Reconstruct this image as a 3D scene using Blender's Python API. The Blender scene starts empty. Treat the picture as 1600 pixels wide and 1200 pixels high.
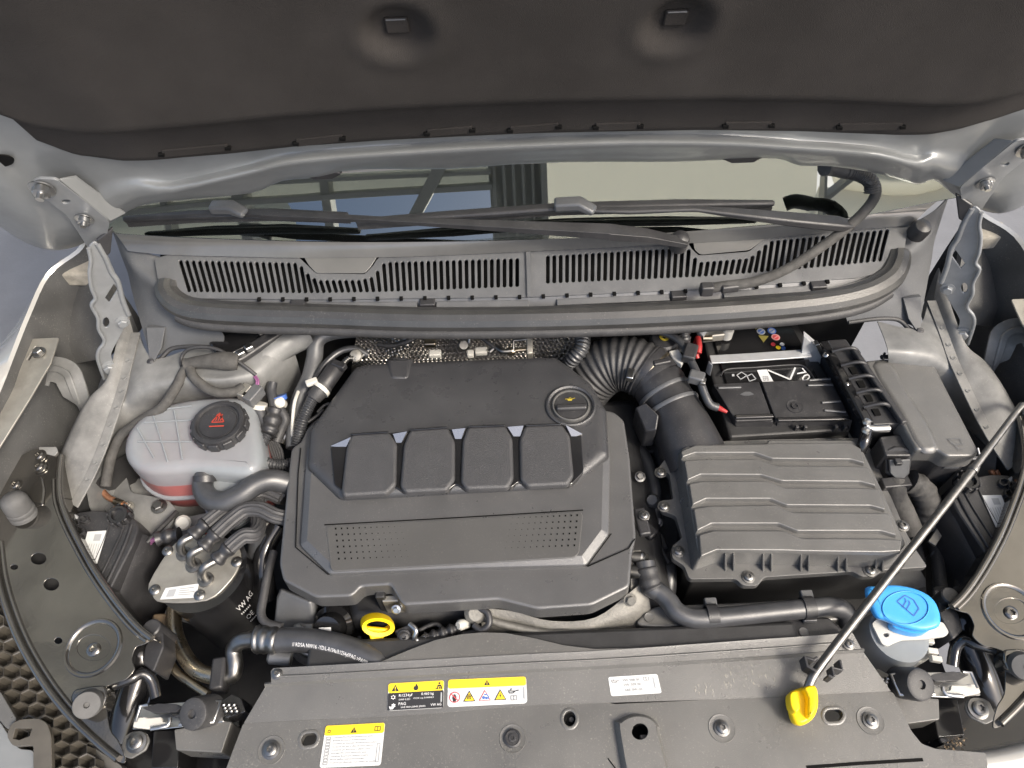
import bpy, bmesh, math, random
from mathutils import Vector, Matrix
random.seed(7)
R = math.radians
V = Vector
scene = bpy.context.scene
COL = scene.collection

# ------------------------------------------------------------------ camera
CAM = V((-0.043, 0.0, 0.96)); PITCH = 53.0; ROLL = -2.3; FPX = 1109.0
RM = Matrix.Rotation(R(90 - PITCH), 3, 'X') @ Matrix.Rotation(R(ROLL), 3, 'Z')
cd = bpy.data.cameras.new('camera'); cam = bpy.data.objects.new('camera', cd); COL.objects.link(cam)
cam.matrix_world = Matrix.Translation(CAM) @ RM.to_4x4()
cd.sensor_width = 36.0; cd.lens = 36.0 * FPX / 1600.0; cd.clip_start = 0.01; cd.clip_end = 500
scene.camera = cam

# ------------------------------------------------------------------ light
SUN_EL, SUN_AZ = 45.0, 130.0      # azimuth: clockwise from +Y (towards the car's rear)
w = bpy.data.worlds.new('World'); scene.world = w; w.use_nodes = True
nt = w.node_tree; bg = nt.nodes['Background']
sky = nt.nodes.new('ShaderNodeTexSky'); sky.sky_type = 'NISHITA'; sky.sun_disc = False
sky.sun_elevation = R(SUN_EL); sky.sun_rotation = R(SUN_AZ); sky.air_density = 1.0; sky.dust_density = 4.5
nt.links.new(sky.outputs[0], bg.inputs[0]); bg.inputs[1].default_value = 0.14
sl = bpy.data.lights.new('sun', 'SUN'); sl.energy = 2.0; sl.angle = R(14.0); sl.color = (1.0, 0.93, 0.81)
so = bpy.data.objects.new('sun', sl); COL.objects.link(so)
sd = V((math.sin(R(SUN_AZ)) * math.cos(R(SUN_EL)), math.cos(R(SUN_AZ)) * math.cos(R(SUN_EL)), math.sin(R(SUN_EL))))
so.rotation_euler = sd.to_track_quat('Z', 'Y').to_euler(); so.location = sd * 4
vs = scene.view_settings; vs.view_transform = 'Standard'; vs.look = 'None'; vs.exposure = 1.0; vs.gamma = 1.0
vs.use_curve_mapping = False
scene.cycles.use_denoising = True; scene.cycles.max_bounces = 8

# ------------------------------------------------------------------ measuring the photograph
def ray(x, y): return RM @ V(((x - 800) / FPX, -(y - 600) / FPX, -1.0))
def P(x, y, z):
    r = ray(x, y); return CAM + r * ((z - CAM.z) / r.z)
def PY(x, y, Y):
    r = ray(x, y); return CAM + r * ((Y - CAM.y) / r.y)
def PP(x, y, p0, n):
    r = ray(x, y); return CAM + r * ((p0 - CAM).dot(n) / r.dot(n))
AX = RM @ V((0, 0, -1))
def S(px, p): return px * (p - CAM).dot(AX) / FPX
def PL(pts, z): return [P(p[0], p[1], p[2] if len(p) > 2 else z) for p in pts]
def mir(p): return V((-p.x, p.y, p.z))

# ------------------------------------------------------------------ 2D outline helpers (pixel lists)
def rnd(pts, r, seg=4):
    out = []; n = len(pts)
    for i in range(n):
        a, b, c = V(pts[i - 1][:2]), V(pts[i][:2]), V(pts[(i + 1) % n][:2])
        u, v = a - b, c - b
        rr = min(r, u.length * .45, v.length * .45)
        if rr < .01: out.append(tuple(b)); continue
        p0, p1 = b + u.normalized() * rr, b + v.normalized() * rr
        for k in range(seg + 1):
            t = k / seg; q = p0 * (1 - t) ** 2 + b * 2 * t * (1 - t) + p1 * t * t
            out.append((q.x, q.y))
    return out
def cat(p0, p1, p2, p3, t):
    return 0.5 * ((2 * p1) + (-p0 + p2) * t + (2 * p0 - 5 * p1 + 4 * p2 - p3) * t * t + (-p0 + 3 * p1 - 3 * p2 + p3) * t ** 3)
def spline(pts, res=6, closed=False):
    n = len(pts); out = []
    rng = n if closed else n - 1
    for i in range(rng):
        if closed: q = [pts[(i + k) % n] for k in (-1, 0, 1, 2)]
        else: q = [pts[max(0, min(n - 1, i + k))] for k in (-1, 0, 1, 2)]
        for k in range(res): out.append(cat(*q, k / res))
    if not closed: out.append(pts[-1].copy())
    return out
def sm(pts, res=4):
    return [(p.x, p.y) for p in spline([V(p[:2]) for p in pts], res, True)]
def ell(cx, cy, rx, ry, n=20, a0=0):
    return [(cx + rx * math.cos(2 * math.pi * k / n + a0), cy + ry * math.sin(2 * math.pi * k / n + a0)) for k in range(n)]

# ------------------------------------------------------------------ materials
MATS = {}
def mat(name, col, rough=.5, metal=0., bump=0., bscale=400., var=0., vscale=12., coat=0., spec=.5, dust=0., rvar=0., ani=None, speck=0., sscale=420., scol=(.55, .52, .46)):
    m = bpy.data.materials.new(name); m.use_nodes = True; MATS[name] = m
    t = m.node_tree; b = t.nodes['Principled BSDF']
    b.inputs['Base Color'].default_value = (*col, 1); b.inputs['Roughness'].default_value = rough
    b.inputs['Metallic'].default_value = metal; b.inputs['Specular IOR Level'].default_value = spec
    b.inputs['Coat Weight'].default_value = coat; b.inputs['Coat Roughness'].default_value = .12
    tc = t.nodes.new('ShaderNodeTexCoord')
    def noise(sc, det=4, rg=.6):
        n = t.nodes.new('ShaderNodeTexNoise'); n.inputs['Scale'].default_value = sc; n.inputs['Detail'].default_value = det
        n.inputs['Roughness'].default_value = rg
        t.links.new(tc.outputs['Object'], n.inputs['Vector']); return n
    if var or dust:
        n = noise(vscale)
        rp = t.nodes.new('ShaderNodeValToRGB')
        lo = tuple(c * (1 - var) for c in col); hi = tuple(min(1, c * (1 + var) + dust * k) for c, k in zip(col, (.5, .46, .38)))
        rp.color_ramp.elements[0].color = (*lo, 1); rp.color_ramp.elements[1].color = (*hi, 1)
        rp.color_ramp.elements[0].position = .35; rp.color_ramp.elements[1].position = .72
        t.links.new(n.outputs[0], rp.inputs[0]); t.links.new(rp.outputs[0], b.inputs['Base Color'])
    if speck:
        n = noise(sscale, 2, .5); n2 = noise(26., 3, .6)
        r1 = t.nodes.new('ShaderNodeMapRange'); r1.inputs[1].default_value = .60; r1.inputs[2].default_value = .74; r1.inputs[4].default_value = speck
        r2 = t.nodes.new('ShaderNodeMapRange'); r2.inputs[1].default_value = .35; r2.inputs[2].default_value = .75
        mu = t.nodes.new('ShaderNodeMath'); mu.operation = 'MULTIPLY'
        t.links.new(n.outputs[0], r1.inputs[0]); t.links.new(n2.outputs[0], r2.inputs[0]); t.links.new(r1.outputs[0], mu.inputs[0]); t.links.new(r2.outputs[0], mu.inputs[1])
        mx_ = t.nodes.new('ShaderNodeMix'); mx_.data_type = 'RGBA'; mx_.inputs[7].default_value = (*scol, 1)
        src = b.inputs['Base Color'].links
        if src: t.links.new(src[0].from_socket, mx_.inputs[6])
        else: mx_.inputs[6].default_value = (*col, 1)
        t.links.new(mu.outputs[0], mx_.inputs[0]); t.links.new(mx_.outputs[2], b.inputs['Base Color'])
    if rvar:
        n = noise(vscale * 2.3)
        mr = t.nodes.new('ShaderNodeMapRange'); mr.inputs[1].default_value = .3; mr.inputs[2].default_value = .7
        mr.inputs[3].default_value = rough - rvar; mr.inputs[4].default_value = rough + rvar
        t.links.new(n.outputs[0], mr.inputs[0]); t.links.new(mr.outputs[0], b.inputs['Roughness'])
    if bump:
        n = noise(bscale, 3)
        if ani:
            mp = t.nodes.new('ShaderNodeMapping'); mp.inputs['Scale'].default_value = ani
            t.links.new(tc.outputs['Object'], mp.inputs[0]); t.links.new(mp.outputs[0], n.inputs['Vector'])
        bp = t.nodes.new('ShaderNodeBump'); bp.inputs['Strength'].default_value = bump; bp.inputs['Distance'].default_value = .001
        t.links.new(n.outputs[0], bp.inputs['Height']); t.links.new(bp.outputs[0], b.inputs['Normal'])
    return m
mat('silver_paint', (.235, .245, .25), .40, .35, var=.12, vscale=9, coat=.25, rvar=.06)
mat('silver_primer', (.165, .168, .168), .52, .12, bump=.35, bscale=70, var=.28, vscale=14, dust=.05, rvar=.12, speck=0.20)
mat('hinge_steel', (.26, .27, .28), .44, .4, bump=.15, bscale=200, var=.12, vscale=30)
mat('fender_paint', (.42, .415, .40), .25, .25, coat=.6, var=.04)
mat('hood_felt', (.036, .0325, .0305), .92, 0, bump=.9, bscale=900, var=.25, vscale=5, spec=.25, speck=.22, sscale=1500, scol=(.13, .115, .105))
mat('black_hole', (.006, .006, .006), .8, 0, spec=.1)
mat('grey_plastic', (.088, .091, .096), .34, 0, bump=.3, bscale=900, var=.10, vscale=20, dust=.015, rvar=.06, spec=.9, speck=0.15)
mat('cowl_smooth', (.105, .105, .104), .24, 0, bump=.1, bscale=700, var=.08, vscale=10, dust=.015, spec=1.0)
mat('cover_plastic', (0.0390, 0.0396, 0.0429), .30, 0, bump=.5, bscale=1300, var=.12, vscale=16, dust=.008, rvar=.05, spec=.8, speck=0.13)
mat('cover_base', (0.0743, 0.0743, 0.0756), .32, 0, bump=.35, bscale=1100, var=.10, vscale=12, dust=.010, rvar=.06, spec=1.0, speck=0.16)
mat('slam_plastic', (.098, .0965, .092), .32, 0, bump=.4, bscale=1000, var=.12, vscale=8, dust=.018, rvar=.07, spec=1.0, speck=0.30)
mat('pad_plastic', (0.0476, 0.0476, 0.0504), .42, 0, bump=1.1, bscale=700, var=.1, vscale=40, spec=.8)
mat('airbox_plastic', (.098, .097, .094), .33, 0, bump=.35, bscale=900, var=.12, vscale=15, dust=.016, rvar=.06, spec=1.0, speck=0.22)
mat('black_plastic', (0.0260, 0.0260, 0.0286), .42, 0, bump=.3, bscale=700, var=.2, vscale=25, dust=.010, rvar=.08, spec=.6, speck=0.14)
mat('deep_plastic', (.026, .026, .027), .5, 0, bump=.3, bscale=300, var=.3, vscale=20)
mat('gloss_black', (.012, .012, .013), .17, 0, coat=.5, var=.3, vscale=10, dust=.006)
mat('bracket_black', (.20, .192, .178), .11, .9, coat=.3, bump=.10, bscale=60, var=.2, vscale=7, rvar=.06)  # black gloss paint; its beige reflection is partly put into the metal colour
mat('rubber', (.036, .036, .038), .55, 0, bump=.3, bscale=500, var=.2, vscale=30, dust=.012, speck=0.20)
mat('seal_rubber', (.034, .034, .034), .33, 0, bump=.2, bscale=400, var=.15, vscale=18, dust=.010, spec=.9, speck=0.18)
mat('hose_rubber', (0.0416, 0.0429, 0.0468), .36, 0, bump=.22, bscale=900, var=.2, vscale=40, dust=.012, spec=.8)
mat('grey_rubber', (.085, .085, .085), .7, 0, bump=.3, bscale=300, var=.15, vscale=40)
mat('cloth_tape', (.06, .058, .055), .8, 0, bump=.9, bscale=260, var=.3, vscale=60)
mat('steel', (.24, .237, .23), .38, 1, bump=.12, bscale=160, var=.12, vscale=40, rvar=.1)
mat('bright_steel', (.48, .48, .475), .30, 1, bump=.05, bscale=200, var=.08, vscale=60)
mat('zinc', (.36, .345, .31), .45, .7, bump=.25, bscale=120, var=.16, vscale=25, rvar=.1)
mat('alloy_pipe', (.52, .45, .34), .30, 1, bump=.1, bscale=120, var=.16, vscale=18, rvar=.08)
mat('cast_alloy', (.20, .194, .178), .6, .5, bump=.8, bscale=240, var=.2, vscale=30)
mat('foil', (.42, .40, .37), .32, 1, var=.15, vscale=40)
mat('copper', (.34, .17, .10), .4, .6, var=.2, vscale=60)
mat('white_plastic', (.52, .51, .47), .45, 0, bump=.1, var=.06, vscale=40)
mat('label_white', (.58, .59, .59), .45, 0, var=.03, vscale=60)
mat('label_yellow', (.78, .55, .02), .45)
mat('label_black', (.02, .02, .022), .45)
mat('label_red', (.55, .05, .06), .5)
mat('label_blue', (.05, .12, .38), .5)
mat('label_olive', (.28, .24, .06), .5)
mat('label_pink', (.60, .30, .28), .5)
mat('label_grey', (.34, .35, .36), .5)
mat('print_grey', (.20, .20, .20), .6)
mat('print_white', (.75, .75, .75), .5)
mat('cap_blue', (.05, .33, .76), .38, 0, bump=.12, bscale=700, var=.06, vscale=25)
mat('grip_yellow', (.88, .60, .005), .40, 0, bump=.1, bscale=500, var=.05, vscale=40)
mat('icon_red', (.42, .05, .03), .5)
mat('red_plastic', (.36, .03, .03), .4)
mat('icon_yellow', (.40, .31, .03), .5)
mat('violet_wire', (.24, .09, .20), .5)
mat('coolant', (.62, .10, .085), .3, 0)
mat('gutter_shade', (.072, .072, .072), .6, 0, bump=.5, bscale=40, var=.25, vscale=10, speck=0.30)  # silver gutter walls, their shade put into a darker base colour
m = mat('scuff_dust', (.42, .40, .35), .8, 0)
t = m.node_tree; b = t.nodes['Principled BSDF']; b.inputs['Alpha'].default_value = .45
mat('clamp_alloy', (.48, .49, .50), .5, .5, bump=.2, bscale=150, var=.1, vscale=40)
mat('braid', (.050, .050, .053), .55, 0, bump=.5, bscale=600, var=.2, vscale=50, spec=.5)
mat('grille_brown', (.075, .068, .057), .4, 0, var=.15, vscale=20, dust=.02, spec=.8)
mat('facet_glint', (.42, .42, .42), .16, .85)  # glint of the sky on black facets, put into the colour
mat('rail_dull', (.155, .155, .152), .6, .0, bump=.5, bscale=60, var=.35, vscale=16, dust=.04, speck=.25)
mat('cover_strip', (.082, .081, .079), .28, 0, bump=.2, bscale=1200, var=.08, vscale=12, spec=1.0, speck=.12)
mat('cowl_end', (.088, .091, .096), .58, 0, bump=.3, bscale=600, var=.12, vscale=14, spec=.4, speck=.15)
mat('foam', (.28, .26, .22), .95, 0, bump=1, bscale=150, var=.3, vscale=40)
mat('rust_tan', (.34, .25, .16), .7, .2, var=.2, vscale=20)
mat('asphalt', (.16, .165, .18), .9, 0, bump=.6, bscale=90, var=.15, vscale=3)
mat('dash', (.05, .05, .05), .8, 0, bump=.3, bscale=300)
m = mat('roof_sheet', (.50, .50, .45), .6, 0)
t = m.node_tree; tl = t.nodes.new('ShaderNodeBsdfTranslucent'); tl.inputs[0].default_value = (.42, .43, .38, 1); m1 = t.nodes.new('ShaderNodeMixShader'); m1.inputs[0].default_value = .5
t.links.new(t.nodes['Principled BSDF'].outputs[0], m1.inputs[1]); t.links.new(tl.outputs[0], m1.inputs[2]); t.links.new(m1.outputs[0], t.nodes['Material Output'].inputs[0])
mat('beam_steel', (.55, .55, .53), .5, 0)
# translucent tank plastic: milky shell that lets part of the light and view through
m = mat('tank_fluid', (.46, .20, .19), .28, 0, bump=.2, bscale=45, var=.2, vscale=12, spec=.6)
t = m.node_tree; b = t.nodes['Principled BSDF']; o = t.nodes['Material Output']
tr = t.nodes.new('ShaderNodeBsdfTransparent'); tr.inputs[0].default_value = (.9, .6, .58, 1); m2 = t.nodes.new('ShaderNodeMixShader'); m2.inputs[0].default_value = .45
t.links.new(b.outputs[0], m2.inputs[1]); t.links.new(tr.outputs[0], m2.inputs[2]); t.links.new(m2.outputs[0], o.inputs[0])
m = mat('tank_plastic', (.29, .315, .335), .20, 0, bump=.3, bscale=45, var=.06, vscale=30, spec=.6)
t = m.node_tree; b = t.nodes['Principled BSDF']; o = t.nodes['Material Output']
tr = t.nodes.new('ShaderNodeBsdfTransparent'); tl = t.nodes.new('ShaderNodeBsdfTranslucent'); tl.inputs[0].default_value = (.8, .8, .8, 1)
m1 = t.nodes.new('ShaderNodeMixShader'); m2 = t.nodes.new('ShaderNodeMixShader'); m1.inputs[0].default_value = .20; m2.inputs[0].default_value = .13
t.links.new(b.outputs[0], m1.inputs[1]); t.links.new(tl.outputs[0], m1.inputs[2])
t.links.new(m1.outputs[0], m2.inputs[1]); t.links.new(tr.outputs[0], m2.inputs[2]); t.links.new(m2.outputs[0], o.inputs[0])
# windscreen: laminated glass, its reflection strengthened to brighten the mirrored scene
m = bpy.data.materials.new('windscreen'); m.use_nodes = True; MATS['windscreen'] = m
t = m.node_tree; t.nodes.remove(t.nodes['Principled BSDF']); o = t.nodes['Material Output']
tr = t.nodes.new('ShaderNodeBsdfTransparent'); tr.inputs[0].default_value = (.55, .62, .57, 1)
gl = t.nodes.new('ShaderNodeBsdfGlossy'); gl.inputs[0].default_value = (.93, 1, .95, 1); gl.inputs['Roughness'].default_value = .01
fr = t.nodes.new('ShaderNodeFresnel'); fr.inputs[0].default_value = 3.4
m1 = t.nodes.new('ShaderNodeMixShader')
t.links.new(fr.outputs[0], m1.inputs[0]); t.links.new(tr.outputs[0], m1.inputs[1]); t.links.new(gl.outputs[0], m1.inputs[2]); t.links.new(m1.outputs[0], o.inputs[0])
# embossed foil of the heat shield
m = MATS['foil']; t = m.node_tree; b = t.nodes['Principled BSDF']
tc = t.nodes.new('ShaderNodeTexCoord'); mp = t.nodes.new('ShaderNodeMapping'); mp.inputs['Rotation'].default_value = (0, R(45), 0)
vo = t.nodes.new('ShaderNodeTexVoronoi'); vo.inputs['Scale'].default_value = 170; vo.inputs['Randomness'].default_value = 0.0
bp = t.nodes.new('ShaderNodeBump'); bp.inputs['Strength'].default_value = 1.0; bp.inputs['Distance'].default_value = .004
t.links.new(tc.outputs['Object'], mp.inputs[0]); t.links.new(mp.outputs[0], vo.inputs['Vector'])
t.links.new(vo.outputs['Distance'], bp.inputs['Height']); t.links.new(bp.outputs[0], b.inputs['Normal'])

# ------------------------------------------------------------------ objects
BASE = {}
def thing(name, label, cat_, loc, group=None):
    o = bpy.data.objects.new(name, None); COL.objects.link(o); o.empty_display_size = .02
    o.location = loc; o['label'] = label; o['category'] = cat_
    if group: o['group'] = group
    BASE[o.name] = V(loc); return o
def tag(o, label, cat_, group=None):
    o['label'] = label; o['category'] = cat_
    if group: o['group'] = group
    return o
def struct(o): o['kind'] = 'structure'; return o
def mk(name, verts, faces, m, par=None, smooth=35, bevel=0, seg=2, solid=0, loc=None, wn=False):
    base = BASE[par.name] if par is not None else (V(loc) if loc is not None else sum(verts, V()) / len(verts))
    me = bpy.data.meshes.new(name); me.from_pydata([v - base for v in verts], [], faces)
    bm = bmesh.new(); bm.from_mesh(me)
    bmesh.ops.recalc_face_normals(bm, faces=bm.faces)
    if solid:                                  # open sheet: thicken away from the viewer's side
        if sum((f.normal.dot(CAM - base - f.calc_center_median()) * f.calc_area() for f in bm.faces)) < 0:
            bmesh.ops.reverse_faces(bm, faces=bm.faces)
    finish(bm, me, smooth)
    return link(name, me, m, par, base, bevel, seg, abs(solid), wn)
def finish(bm, me, smooth):
    for f in bm.faces: f.smooth = True
    for e in bm.edges:
        e.smooth = not (len(e.link_faces) != 2 or e.calc_face_angle(0) > R(smooth))
    bm.to_mesh(me); bm.free()
def link(name, me, m, par, base, bevel=0, seg=2, solid=0, wn=False):
    if m: me.materials.append(MATS[m])
    o = bpy.data.objects.new(name, me); COL.objects.link(o)
    if par is not None: o.parent = par
    else: o.location = base
    BASE[o.name] = V(base)
    if solid:
        s = o.modifiers.new('solid', 'SOLIDIFY'); s.thickness = solid; s.offset = -1
    if bevel:
        b = o.modifiers.new('bevel', 'BEVEL'); b.width = bevel; b.segments = seg; b.limit_method = 'ANGLE'; b.angle_limit = R(32)
        b.use_clamp_overlap = True
    if bevel or wn:
        n_ = o.modifiers.new('normals', 'WEIGHTED_NORMAL'); n_.keep_sharp = True; n_.weight = 50
    return o
def loft(name, rings, m, par=None, cap=(True, True), closed=True, **k):
    vs_, fs = [], []; n = len(rings[0])
    for r_ in rings: vs_ += r_
    for i in range(len(rings) - 1):
        for j in range(n if closed else n - 1):
            a = i * n + j; b_ = i * n + (j + 1) % n
            fs.append((a, b_, b_ + n, a + n))
    if cap[0]: fs.append(tuple(range(n)))
    if cap[1]: fs.append(tuple(range((len(rings) - 1) * n, len(rings) * n)))
    return mk(name, vs_, fs, m, par, wn=k.pop('wn', cap[0] or cap[1]), **k)
def inset(pts, d):
    # move every point of a near-horizontal outline inwards by d metres
    n = len(pts); out = []
    ar = sum(pts[i].x * pts[(i + 1) % n].y - pts[(i + 1) % n].x * pts[i].y for i in range(n))
    s = 1 if ar > 0 else -1
    for i in range(n):
        a, b_, c = pts[i - 1], pts[i], pts[(i + 1) % n]
        t1 = (b_ - a); t2 = (c - b_); t1.z = t2.z = 0
        if t1.length < 1e-7: t1 = t2
        if t2.length < 1e-7: t2 = t1
        t1 = t1.normalized(); t2 = t2.normalized()
        n1 = V((-t1.y, t1.x, 0)) * s; n2 = V((-t2.y, t2.x, 0)) * s
        q = n1 + n2
        if q.length < 1e-6: q = n1
        q.normalize(); c_ = max(.45, q.dot(n1))
        out.append(b_ + q * (d / c_))
    return out
def rnd3(pts, r, seg=3):
    out = []; n = len(pts)
    for i in range(n):
        a, b_, c = pts[i - 1], pts[i], pts[(i + 1) % n]; u, v = a - b_, c - b_
        rr = min(r, u.length * .42, v.length * .42); p0, p1 = b_ + u.normalized() * rr, b_ + v.normalized() * rr
        for k in range(seg + 1):
            t = k / seg; out.append(p0 * (1 - t) ** 2 + b_ * (2 * t * (1 - t)) + p1 * t * t)
    return out
def shell(name, px, z, r, steps, m, par=None, seg=3, cap=(True, False), **k):
    # stacked outlines: each step is (inset, drop); corners are rounded after the inset so that rings never cross
    base_ = PL(px, z); rm = S(r, base_[0]); rings = []
    for d, dz in steps: rings.append(low(rnd3(inset(base_, d) if d else base_, max(.0004, rm - d * .5), seg), dz))
    return loft(name, rings, m, par, cap=cap, **k)
def low(pts, h): return [p - V((0, 0, h)) for p in pts]
def prism(name, pts, h, m, par=None, bevel=.0015, flare=0, **k):
    return loft(name, [pts, low(inset(pts, -flare) if flare else pts, h)], m, par, bevel=bevel, **k)
def slab(name, px, z, h, m, par=None, bevel=.0015, r=0, **k):
    return prism(name, PL(rnd(px, r) if r else px, z), h, m, par, bevel, **k)
def plate(name, outer, holes, thick, m, par=None, bevel=0, nrm=V((0, 0, 1)), loc=None):
    base = BASE[par.name] if par is not None else (loc if loc is not None else sum(outer, V()) / len(outer))
    bm = bmesh.new(); es = []
    for lp in [outer] + holes:
        vv = [bm.verts.new(p - base) for p in lp]
        for i in range(len(vv)): es.append(bm.edges.new((vv[i], vv[(i + 1) % len(vv)])))
    bmesh.ops.triangle_fill(bm, use_beauty=True, use_dissolve=False, edges=es, normal=nrm)
    bm.normal_update()
    for f in bm.faces:
        if f.normal.dot(nrm) < 0: f.normal_flip()
    r_ = bmesh.ops.extrude_face_region(bm, geom=list(bm.faces))
    bmesh.ops.translate(bm, verts=[e for e in r_['geom'] if isinstance(e, bmesh.types.BMVert)], vec=-nrm * thick)
    bmesh.ops.recalc_face_normals(bm, faces=bm.faces)
    me = bpy.data.meshes.new(name); finish(bm, me, 35)
    return link(name, me, m, par, base, bevel)
def patch(name, rows, m, par=None, res=5, thick=.0015, fn=None, **k):
    rr = [spline(r_, res) for r_ in rows]
    cols = [spline([r_[j] for r_ in rr], res) for j in range(len(rr[0]))]
    g = [[cols[j][i] for j in range(len(cols))] for i in range(len(cols[0]))]
    if fn: g = [[fn(p) for p in r_] for r_ in g]
    return loft(name, g, m, par, cap=(False, False), closed=False, solid=thick, smooth=60, **k)
def mgrid(name, rows, m, par=None, thick=0, smooth=60, **k):
    return loft(name, rows, m, par, cap=(False, False), closed=False, solid=thick, smooth=smooth, **k)
def frames(pts):
    n = len(pts); T = []
    for i in range(n):
        d = pts[min(n - 1, i + 1)] - pts[max(0, i - 1)]
        T.append(d.normalized() if d.length > 1e-9 else V((0, 0, 1)))
    up = V((0, 0, 1)) if abs(T[0].z) < .9 else V((0, 1, 0))
    U = [(up - T[0] * up.dot(T[0])).normalized()]
    for i in range(1, n):
        u = U[-1] - T[i] * U[-1].dot(T[i]); U.append(u.normalized())
    return T, U
def tube(name, pts, r, m, par=None, n=12, res=7, corr=None, cap=True, smooth=70, prof=None):
    pts = spline(pts, res) if len(pts) > 2 or res > 1 else pts
    if corr:                                   # resample evenly for corrugation rings
        L = [0]
        for i in range(1, len(pts)): L.append(L[-1] + (pts[i] - pts[i - 1]).length)
        N = max(6, int(L[-1] / corr[0]) * 6); out = []
        j = 0
        for k in range(N + 1):
            d = L[-1] * k / N
            while j < len(L) - 2 and L[j + 1] < d: j += 1
            q = (d - L[j]) / max(1e-9, L[j + 1] - L[j]); out.append(pts[j].lerp(pts[j + 1], min(1, q)))
        pts = out
    T, U = frames(pts); rings = []; N = len(pts) - 1
    for i, p in enumerate(pts):
        rr = r(i / N) if callable(r) else r
        if corr: rr *= 1 + corr[1] * math.cos(2 * math.pi * i / 6)
        B_ = T[i].cross(U[i])
        if prof: rings.append([p + (U[i] * b_ + B_ * a) * rr for a, b_ in prof])
        else: rings.append([p + (U[i] * math.cos(a) + B_ * math.sin(a)) * rr for a in [2 * math.pi * k / n for k in range(n)]])
    return loft(name, rings, m, par, cap=(cap, cap), smooth=smooth, wn=False)
def bar(name, pts, wd, ht, m, par=None, bevel=.0015, up=V((0, 0, 1))):
    n = len(pts); rings = []
    for i, p in enumerate(pts):
        d = (pts[min(n - 1, i + 1)] - pts[max(0, i - 1)]).normalized()
        s = d.cross(up).normalized(); u = s.cross(d)
        w_ = wd[i] if isinstance(wd, (list, tuple)) else wd; h_ = ht[i] if isinstance(ht, (list, tuple)) else ht
        rings.append([p + s * a * w_ / 2 + u * b_ * h_ / 2 for a, b_ in ((-1, -1), (1, -1), (1, 1), (-1, 1))])
    return loft(name, rings, m, par, bevel=bevel)
def axes(ax):
    ax = V(ax).normalized(); t_ = V((1, 0, 0)) if abs(ax.x) < .9 else V((0, 1, 0))
    x = (t_ - ax * t_.dot(ax)).normalized(); return x, ax.cross(x), ax
def lathe(name, prof, p, m, par=None, ax=(0, 0, 1), n=28, smooth=40, star=None, cap=(True, True)):
    x, y, z = axes(ax); rings = []
    for q in prof:
        rr, h = q[0], q[1]
        ring = []
        for k in range(n):
            a = 2 * math.pi * k / n; s = rr
            if star and len(q) > 2: s = rr * (1 + q[2] * (1 if (k * star // n * 2 + (k * star * 2 // n)) % 2 else -1) * .5)
            ring.append(p + (x * math.cos(a) + y * math.sin(a)) * s + z * h)
        rings.append(ring)
    return loft(name, rings, m, par, cap=cap, smooth=smooth)
def box(name, c, sx, sy, sz, m, par=None, rz=0, bevel=.002, M=None):
    q = M if M else Matrix.Rotation(rz, 3, 'Z')
    v = [c + q @ V((a * sx / 2, b_ * sy / 2, d * sz / 2)) for d in (-1, 1) for a, b_ in ((-1, -1), (1, -1), (1, 1), (-1, 1))]
    f = [(0, 1, 2, 3), (4, 5, 6, 7), (0, 1, 5, 4), (1, 2, 6, 5), (2, 3, 7, 6), (3, 0, 4, 7)]
    return mk(name, v, f, m, par, bevel=bevel)
BOLT = {}
def bolt(p, r, par, m='steel', ax=(0, 0, 1), kind='torx', name='bolt'):
    # washer plus head with a socket, one shared mesh for each kind and material
    key = (kind, m)
    if key not in BOLT:
        pr = {'torx': [(0, .0), (1.0, 0), (1.0, .14), (.72, .2), (.70, .5), (.55, .62), (.30, .64), (.27, .38), (0, .38)],
              'hex': [(0, 0), (1.0, 0), (1.0, .14), (.66, .2), (.66, .62), (.55, .72), (0, .72)],
              'pan': [(0, 0), (1.0, 0), (.98, .2), (.8, .4), (.45, .52), (.28, .53), (.24, .3), (0, .3)],
              'clip': [(0, 0), (1.0, 0), (1.0, .25), (.8, .36), (.72, .26), (.5, .26), (.46, .36), (.2, .38), (.16, .2), (0, .2)]}[kind]
        n = 24; vs_, fs = [], []
        for rr, h in pr:
            for k in range(n):
                a = 2 * math.pi * k / n; s = rr
                if kind == 'hex' and .3 < rr < .7: s = rr / max(math.cos(((a + math.pi / 6) % (math.pi / 3)) - math.pi / 6), .5) * .93
                if kind == 'torx' and .2 < rr < .31: s = rr * (1 + .18 * math.cos(6 * a))
                vs_.append(V((s * math.cos(a), s * math.sin(a), h)))
        for i in range(len(pr) - 1):
            for j in range(n):
                a = i * n + j; b_ = i * n + (j + 1) % n; fs.append((a, b_, b_ + n, a + n))
        me = bpy.data.meshes.new(name); me.from_pydata(vs_, [], fs)
        bm = bmesh.new(); bm.from_mesh(me); bmesh.ops.remove_doubles(bm, verts=bm.verts, dist=1e-5)
        bmesh.ops.recalc_face_normals(bm, faces=bm.faces); finish(bm, me, 35); me.materials.append(MATS[m]); BOLT[key] = me
    o = bpy.data.objects.new(name, BOLT[key]); COL.objects.link(o); o.parent = par
    o.location = p - BASE[par.name]; x, y, z = axes(ax)
    M = Matrix((x, y, z)).transposed(); a = random.random() * 6
    o.rotation_euler = (M @ Matrix.Rotation(a, 3, 'Z')).to_euler(); o.scale = (r, r, r); BASE[o.name] = V(p)
    return o
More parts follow.
